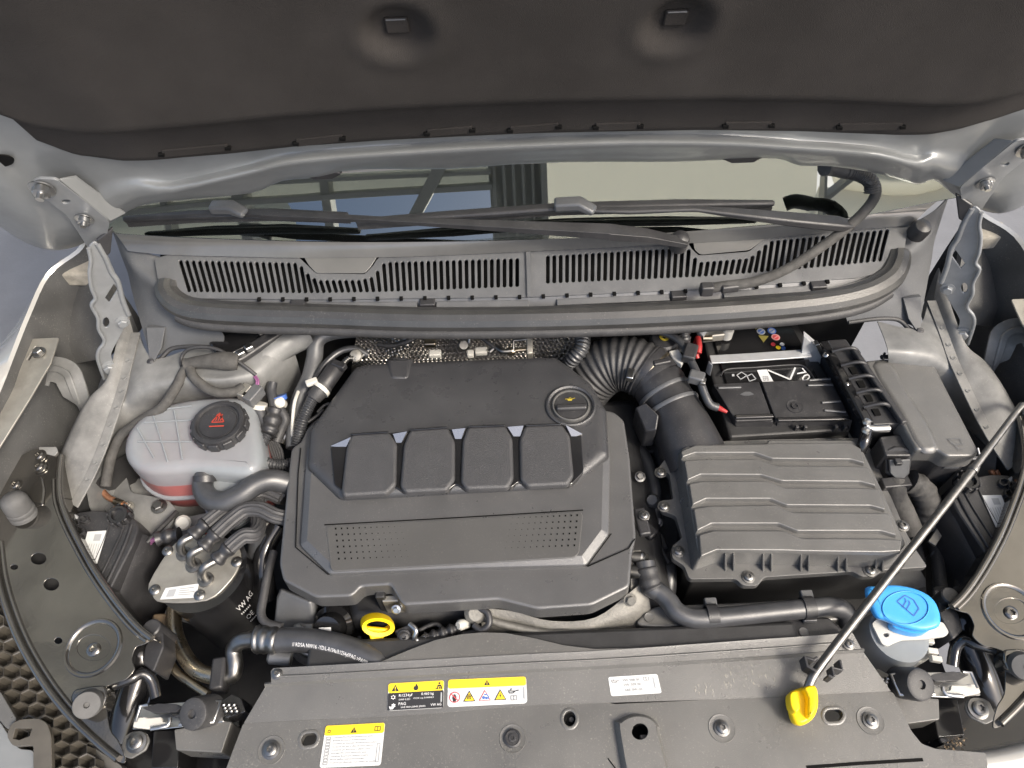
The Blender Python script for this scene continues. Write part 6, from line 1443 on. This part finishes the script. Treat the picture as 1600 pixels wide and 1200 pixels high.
# ================================================================== front corner brackets, headlights, latches (mirrored pairs)
def zb(y): return 0
def corner(sd_):
    mx = (lambda p: p) if sd_ < 0 else mir
    nm = 'left' if sd_ < 0 else 'right'
    pz = V((0, .30, -.058)); pn = V((.0, -.10, 1)).normalized()
    q = lambda x, y, h=0: mx(PP(x, y, pz + pn * h, pn))
    nn = pn
    g = thing('headlight_bracket', 'glossy black curved sheet metal bracket over the %s headlight' % nm, 'bracket', q(80, 900), 'headlight brackets')
    inner = [(60, 700), (88, 704), (100, 716), (96, 740), (97, 775), (108, 812), (124, 848), (142, 882), (166, 920), (192, 954), (214, 978), (238, 996), (226, 1006), (212, 1012), (206, 1030), (210, 1046), (196, 1062), (178, 1068), (160, 1080)]
    outer = [(166, 1106), (172, 1140), (186, 1160), (196, 1190), (180, 1188), (150, 1164), (112, 1128), (84, 1096), (58, 1058), (30, 1010), (10, 960), (-6, 905), (-14, 850), (-10, 790), (4, 746), (24, 718)]
    ol = [(p.x, p.y) for p in spline([V(p) for p in inner + outer], 4, True)]
    holes = [ell(60, 873, 12, 9, 18), ell(80, 913, 12, 9.5, 18), ell(22, 886, 6, 4, 12), ell(91, 1001, 6, 5, 12), ell(146, 1012, 26, 20, 28)]
    plate('panel', [q(*p) for p in ol], [[q(*p) for p in h_] for h_ in holes], .0025, 'bracket_black', g, bevel=.0006, nrm=nn)
    u_ = [q(*p) for p in ((30, 740), (85, 730), (92, 800), (130, 880), (180, 960), (195, 1010), (150, 1060), (110, 1090), (50, 1010), (10, 930), (0, 840))]
    loft('dark_liner', [[p - nn * .030 for p in u_], [p - nn * .034 for p in u_]], 'deep_plastic', g)  # added dark sheet, keeps bright ground from showing through the holes
    # pressed rims along both edges
    ri = [(96, 712), (93, 745), (95, 780), (108, 816), (126, 852), (146, 888), (170, 924), (196, 958), (218, 982), (238, 998)]
    tube('edge_bead', [q(x, y, .004) for x, y in ri], .0050, 'bracket_black', g, n=10, res=6)
    tube('edge_bead', [q(x - 9, y + 4, .0015) for x, y in ri[1:]], .0030, 'bracket_black', g, n=10, res=6)
    ro = [(-10, 850), (-3, 905), (13, 960), (34, 1010), (62, 1058), (88, 1094), (116, 1126), (152, 1160), (184, 1186)]
    tube('edge_bead', [q(x, y, .0030) for x, y in ro], .0048, 'bracket_black', g, n=10, res=6)
    tube('edge_bead', [q(x + 12, y - 4, .0010) for x, y in ro[:-2]], .0030, 'bracket_black', g, n=10, res=6)
    # flange falling to the headlight
    r1 = [q(x + 2, y, .0) for x, y in ri]; r2 = [p - V((0, 0, .035)) + V((.006 * -sd_, 0, 0)) for p in r1]
    mgrid('inner_flange', [spline(r1, 4), spline(r2, 4)], 'bracket_black', g, thick=.001)
    # pressed dish with bolt
    c = q(146, 1012); 
    lathe('dish', [(.041, -.001), (.0395, .003), (.036, .0035), (.033, .0), (.030, -.007), (.024, -.0085), (.018, -.0085), (.017, -.006), (0, -.006)], c, 'bracket_black', g, pn, 40, smooth=60)
    bolt(q(149, 1016, -.0055), .0135, g, 'bracket_black', pn, 'torx')
    # seat and rubber stop at the front
    a = [q(*p, .001) for p in rnd([(112, 1092), (118, 1078), (150, 1072), (168, 1072), (170, 1090), (164, 1106), (146, 1116), (120, 1112)], 6, 3)]
    loft('stop_seat', [[p + pn * .005 for p in inset(a, .003)], [p + pn * .003 for p in a], [p - pn * .02 for p in a]], 'bracket_black', g, smooth=60)
    c = q(140, 1098, .004)
    lathe('rubber_stop', [(.018, -.004), (.0185, .008), (.0175, .020), (.0165, .022), (.004, .022), (.003, .018), (0, .018)], c, 'grey_rubber', g, V((-.35 * -sd_ * -1, -.35, .85)), 28)
    # tall ribbed rubber buffer at the rear end
    c = q(38, 806, .0)
    lathe('ribbed_buffer', [(.020, 0), (.020, .005), (.018, .007), (.020, .010), (.020, .014), (.018, .016), (.0195, .019), (.019, .034), (.016, .042), (.009, .047), (0, .048)], c, 'grey_rubber', g, V((0, .25, 1)), 26)
    for x, y in ((62, 713), (62, 730), (25, 758)): bolt(q(x, y, .002), .0115, g, 'bracket_black', pn, 'torx')
    a = [q(*p, .0015) for p in rnd([(8, 768), (20, 748), (66, 744), (70, 765), (68, 790), (20, 800)], 4, 2)]; loft('raised_pad', [[p + pn * .002 for p in inset(a, .002)], a], 'bracket_black', g, smooth=60)
    a = [q(*p, .003) for p in rnd([(60, 698), (88, 698), (90, 706), (84, 712), (62, 706)], 2, 2)]; loft('end_tab', [a, [p - pn * .003 for p in a]], 'silver_primer', g, bevel=.0006)
    # dark drain duct curving under the bracket to the latch
    dk = tube('drain_duct', [mx(P(*p)) for p in ((208, 1030, -.10), (222, 1022, -.10), (216, 1060, -.115), (200, 1110, -.13), (190, 1150, -.15))], .022, 'gloss_black', g, n=14)
    tube('duct_lip', [mx(P(*p)) for p in ((178, 1070, -.075), (205, 1060, -.075), (222, 1052, -.08), (236, 1062, -.09), (244, 1090, -.10))], .008, 'gloss_black', g, n=10)
    # lower mounting ear with screw
    a = [mx(p) for p in PL(rnd([(186, 1178), (194, 1150), (208, 1142), (228, 1144), (234, 1156), (228, 1172), (204, 1186)], 5, 3), -.092)]; loft('mounting_ear', [a, low(a, .004)], 'zinc' if False else 'slam_plastic', g, bevel=.001)
    bolt(mx(P(214, 1160, -.091)), .0135, g, 'steel', (0, -.1, 1), 'torx')
    # inner support plate behind the rim
    a = [mx(p) for p in PL(rnd([(238, 992), (250, 978), (254, 986), (256, 1010), (240, 1050), (222, 1036), (226, 1010)], 4, 2), -.075)]; loft('support', [a, low(a, .05)], 'black_plastic', g, bevel=.002)
    lathe('support_post', [(.013, -.06), (.013, .012), (.011, .014), (0, .014)], mx(P(242, 985, -.075)), 'black_plastic', g, n=18)
    # ------------------------------------------------ headlight housing
    h = thing('headlight_housing', 'dusty dark grey headlight housing with white label on the %s' % nm, 'headlight', mx(P(160, 870, -.08)), 'headlight housings')
    zt = -.062
    ol = [(106, 812), (122, 800), (150, 797), (196, 802), (212, 812), (216, 826), (208, 850), (180, 905), (152, 962), (142, 940), (120, 880), (104, 838)]
    a = [mx(p) for p in PL(rnd(ol, 5, 3), zt)]
    loft('housing', [inset(a, .002), low(a, .002), low(inset(a, -.002), .02), low(inset(a, -.004), .16)], 'black_plastic', h, bevel=.001)
    for pts, r_ in (([(172, 812), (164, 840), (138, 900)], .0016), ([(206, 820), (192, 858), (158, 930)], .0028), ([(196, 815), (182, 850), (150, 915)], .0016)): tube('ridge', [mx(p) for p in PL(pts, zt + .001)], r_, 'black_plastic', h, n=6)
    rr_ = [mx(p) for p in PL([(214, 832, -.07), (206, 858, -.07), (184, 905, -.075), (158, 960, -.08)], 0)]
    mgrid('side_step', [rr_, [p + V((-sd_ * .014, 0, -.015)) for p in rr_], [p + V((-sd_ * .016, 0, -.14)) for p in rr_]], 'black_plastic', h, thick=.002)
    lc = [(137, 831), (168, 829), (151, 884), (124, 882)]
    lc3 = [mx(p) for p in PL(lc, zt + .0016)]
    if sd_ > 0: lc3 = [lc3[1], lc3[0], lc3[3], lc3[2]]
    M = quadmap(lc3); lb = pgon('label', M, rect(0, 0, 1, 1), 'label_white', h, .0006)
    pmulti('code_block', M, [rect(.42, .10, .78, .30)], 'label_grey', lb, .0010)
    pmulti('label_print', M, [rect(.14 + .13 * k, .38, .160 + .13 * k, .38 + (.48, .36, .52, .40, .5, .3)[k]) for k in range(6)], 'print_grey', lb, .0010)
    c = mx(P(188, 806, zt + .008))
    lathe('adjuster_knob', [(.016, -.014), (.017, -.006), (.016, .008), (.0135, .011), (.010, .011), (.009, .004), (0, .004)], c, 'gloss_black', h, V((-.1 * sd_, -.25, 1)), 30)
    for k in range(10):
        an = 2 * math.pi * k / 10; box('knob_tooth', c + V((math.cos(an) * .0172, math.sin(an) * .0172, .001)), .003, .005, .014, 'black_plastic', h, rz=an, bevel=.001)
    # honeycomb ribs at the outer end
    for hx, hy in ((118, 818), (132, 812), (112, 834), (126, 830), (118, 848)):
        pts = [mx(P(hx + 7.5 * math.cos(k * math.pi / 3 + .3), hy + 6 * math.sin(k * math.pi / 3 + .3), zt + .003)) for k in range(7)]
        for k in range(6): bar('honeycomb_rib', [pts[k], pts[k + 1]], .0016, .008, 'black_plastic', h, bevel=0)
    tube('white_strap', [mx(p) for p in PL([(98, 790, -.05), (110, 804, -.058), (122, 812, -.062)], 0)], .005, 'label_grey', h, n=8)
    # ------------------------------------------------ latch
    l = thing('hood_latch', 'bright zinc hood latch with black rubber buffer at the %s of the front cover' % nm, 'latch', mx(P(290, 1110, -.09)), 'hood latches')
    zl = -.082
    def slabm(nm_, px, z, hh, m_, bev=.001, r=2): return loft(nm_, [[mx(p) for p in PL(rnd(px, r, 2), z)], low([mx(p) for p in PL(rnd(px, r, 2), z)], hh)], m_, l, bevel=bev)
    slabm('white_cover', [(207, 1136), (210, 1122), (226, 1120), (230, 1122), (252, 1120), (254, 1128), (262, 1128), (261, 1133), (236, 1135), (232, 1139)], zl + .004, .006, 'white_plastic')
    slabm('base_plate', [(206, 1140), (218, 1102), (344, 1092), (350, 1128), (250, 1140)], zl - .012, .003, 'bright_steel')
    slabm('catch_plate', [(222, 1106), (246, 1099), (276, 1100), (285, 1104), (276, 1112), (240, 1114)], zl + .010, .006, 'black_plastic')
    slabm('claw', [(262, 1112), (300, 1102), (304, 1112), (270, 1120)], zl + .004, .008, 'gloss_black')
    tube('frame_wire', [mx(p) for p in PL([(212, 1128), (219, 1103), (232, 1101)], zl + .012)], .0022, 'bright_steel', l, n=8, res=1)
    tube('frame_wire', [mx(p) for p in PL([(236, 1139), (262, 1134), (266, 1122)], zl + .006)], .0028, 'bright_steel', l, n=8, res=2)
    tube('frame_wire', [mx(p) for p in PL([(280, 1132), (334, 1128), (344, 1096), (326, 1096)], zl + .008)], .0026, 'bright_steel', l, n=8, res=1)
    slabm('white_clip', [(279, 1128), (292, 1124), (296, 1120), (305, 1120), (306, 1132), (299, 1136), (281, 1134)], zl + .008, .008, 'white_plastic')
    c = mx(P(318, 1112, zl + .004))
    lathe('rubber_buffer', [(.021, -.020), (.0215, .018), (.020, .024), (.0165, .026), (.006, .026), (.005, .022), (0, .022)], c, 'rubber', l, V((.18 * sd_, -.30, .9)), 32)
    slabm('spring_box', [(344, 1096), (362, 1084), (376, 1090), (384, 1112), (352, 1122)], zl - .002, .03, 'gloss_black')
    for k in range(3): tube('spring', [mx(p) for p in PL([(350 + 8 * k, 1102), (356 + 8 * k, 1116)], zl + .002)], .0028, 'steel', l, n=8, corr=(.004, .3), res=3)
    slabm('plinth', [(272, 1140), (350, 1126), (362, 1128), (346, 1176), (275, 1172)], zl - .014, .05, 'slam_plastic')
    slabm('lower_block', [(240, 1142), (280, 1140), (278, 1200), (236, 1200)], zl - .05, .10, 'gloss_black')
corner(-1); corner(1)

# ================================================================== front bumper grille at the bottom left, bumper edge right
bg_ = thing('bumper_grille', 'brown-grey moulded grille insert of the front bumper at the bottom left', 'grille', P(50, 1100, -.16))
zg = -.125
cells = []
for r_ in range(-6, 14):
    for k in range(-9, 10):
        cx = -20 + k * 26 + (13 if r_ % 2 else 0); cy = 950 + r_ * 20
        lim = interp([(940, -20), (1000, 20), (1060, 62), (1100, 92), (1140, 118), (1200, 140)], cy)
        if cx < lim + 16 and cx > -150 and cy < 1225: cells.append((cx, cy))
vs_, fs = [], []
for cx, cy in cells:
    a0 = 0
    pts = [(cx + 15.2 * math.cos(R(30 + 60 * k) + a0), cy + 13.4 * math.sin(R(30 + 60 * k) + a0)) for k in range(6)]
    inn = [(cx + 13.6 * math.cos(R(30 + 60 * k) + a0), cy + 10.8 * math.sin(R(30 + 60 * k) + a0)) for k in range(6)]
    o_ = PL(pts, zg + random.random() * .002); i_ = PL(inn, zg - .001); d_ = low(i_, .028); f_ = low(inset(i_, .001), .021)
    n0 = len(vs_); vs_ += o_ + i_ + d_
    for ring_ in (0, 6):
        for k in range(6): fs.append((n0 + ring_ + k, n0 + ring_ + (k + 1) % 6, n0 + ring_ + 6 + (k + 1) % 6, n0 + ring_ + 6 + k))
    fs.append(tuple(range(n0 + 12, n0 + 18)))
lt = mk('lattice', vs_, fs, 'grille_brown', bg_, smooth=30); lt['kind'] = 'stuff'
a = PL(rnd([(10, 1150), (16, 1132), (30, 1124), (60, 1122), (74, 1130), (80, 1150), (82, 1220), (52, 1220), (52, 1164), (20, 1166)], 6, 3), zg + .02)
plate('mounting_tab', a, [PL([(24, 1138), (50, 1138), (46, 1150), (30, 1156), (20, 1154)], zg + .02)], .008, 'grille_brown', bg_, bevel=.0015)
a = PL(rnd([(-40, 1120), (0, 1128), (14, 1150), (30, 1170), (52, 1172), (54, 1230), (-40, 1230)], 5, 3), zg + .004); loft('silver_trim', [a, low(a, .02)], 'silver_paint', bg_, bevel=.003)
a = PL(rnd([(-40, 1070), (0, 1080), (26, 1124), (12, 1140), (-6, 1120), (-40, 1110)], 4, 3), zg + .012); loft('trim_edge', [a, low(a, .01)], 'slam_plastic', bg_, bevel=.002)
a = PL(rnd([(112, 1134), (150, 1170), (190, 1196), (196, 1240), (70, 1240)], 5, 3), zg - .03); loft('bumper_flap', [a, low(a, .02)], 'slam_plastic', bg_, bevel=.003)
bp_ = PL([(1440, 1176, -.10), (1500, 1178, -.10), (1560, 1172, -.10), (1620, 1158, -.10)], 0); bq = PL([(1430, 1215, -.10), (1500, 1215, -.10), (1560, 1210, -.10), (1620, 1200, -.10)], 0)
bo = patch('front_bumper', [[p - V((0, -.01, .05)) for p in bp_], bp_, bq, [p - V((0, .03, .08)) for p in bq]], 'fender_paint', None, res=5)
tag(bo, 'pale painted bumper edge at the bottom right corner', 'bumper')
# leaves and dirt caught beside the right latch
db_ = thing('bumper_carrier', 'dark bumper carrier with dirt below the right hood latch', 'carrier', P(1500, 1140, -.2))
a = PL([(1430, 1090), (1540, 1080), (1610, 1080), (1610, 1180), (1450, 1180)], -.19); loft('carrier', [a, low(a, .05)], 'gloss_black', db_, bevel=.004)
for pts in ([(1452, 1120), (1458, 1150), (1470, 1165)], [(1484, 1128), (1494, 1156)]): bar('carrier_rib', PL(pts, -.17), .012, .03, 'gloss_black', db_, bevel=.003)
vs_, fs = [], []
for k in range(160):
    x, y = 1452 + random.random() * 56, 1134 + random.random() * 36; p = P(x, y, -.185 + random.random() * .006); n0 = len(vs_)
    for j in range(3): vs_.append(p + V((random.uniform(-.003, .003), random.uniform(-.003, .003), random.uniform(0, .003))))
    fs.append((n0, n0 + 1, n0 + 2))
dt = mk('dirt', vs_, fs, 'rust_tan', db_); dt['kind'] = 'stuff'
# left carrier below the latch
lc_ = thing('left_carrier', 'dark bumper carrier below the left hood latch', 'carrier', P(250, 1180, -.2))
a = PL([(170, 1100), (380, 1090), (370, 1240), (180, 1240)], -.20); loft('carrier', [a, low(a, .05)], 'gloss_black', lc_, bevel=.004)
rad = box('radiator', V((.0, .30, -.25)), .70, .06, .36, 'deep_plastic', None, bevel=.006)
tag(rad, 'dark radiator and fan shroud behind the front cover', 'radiator')
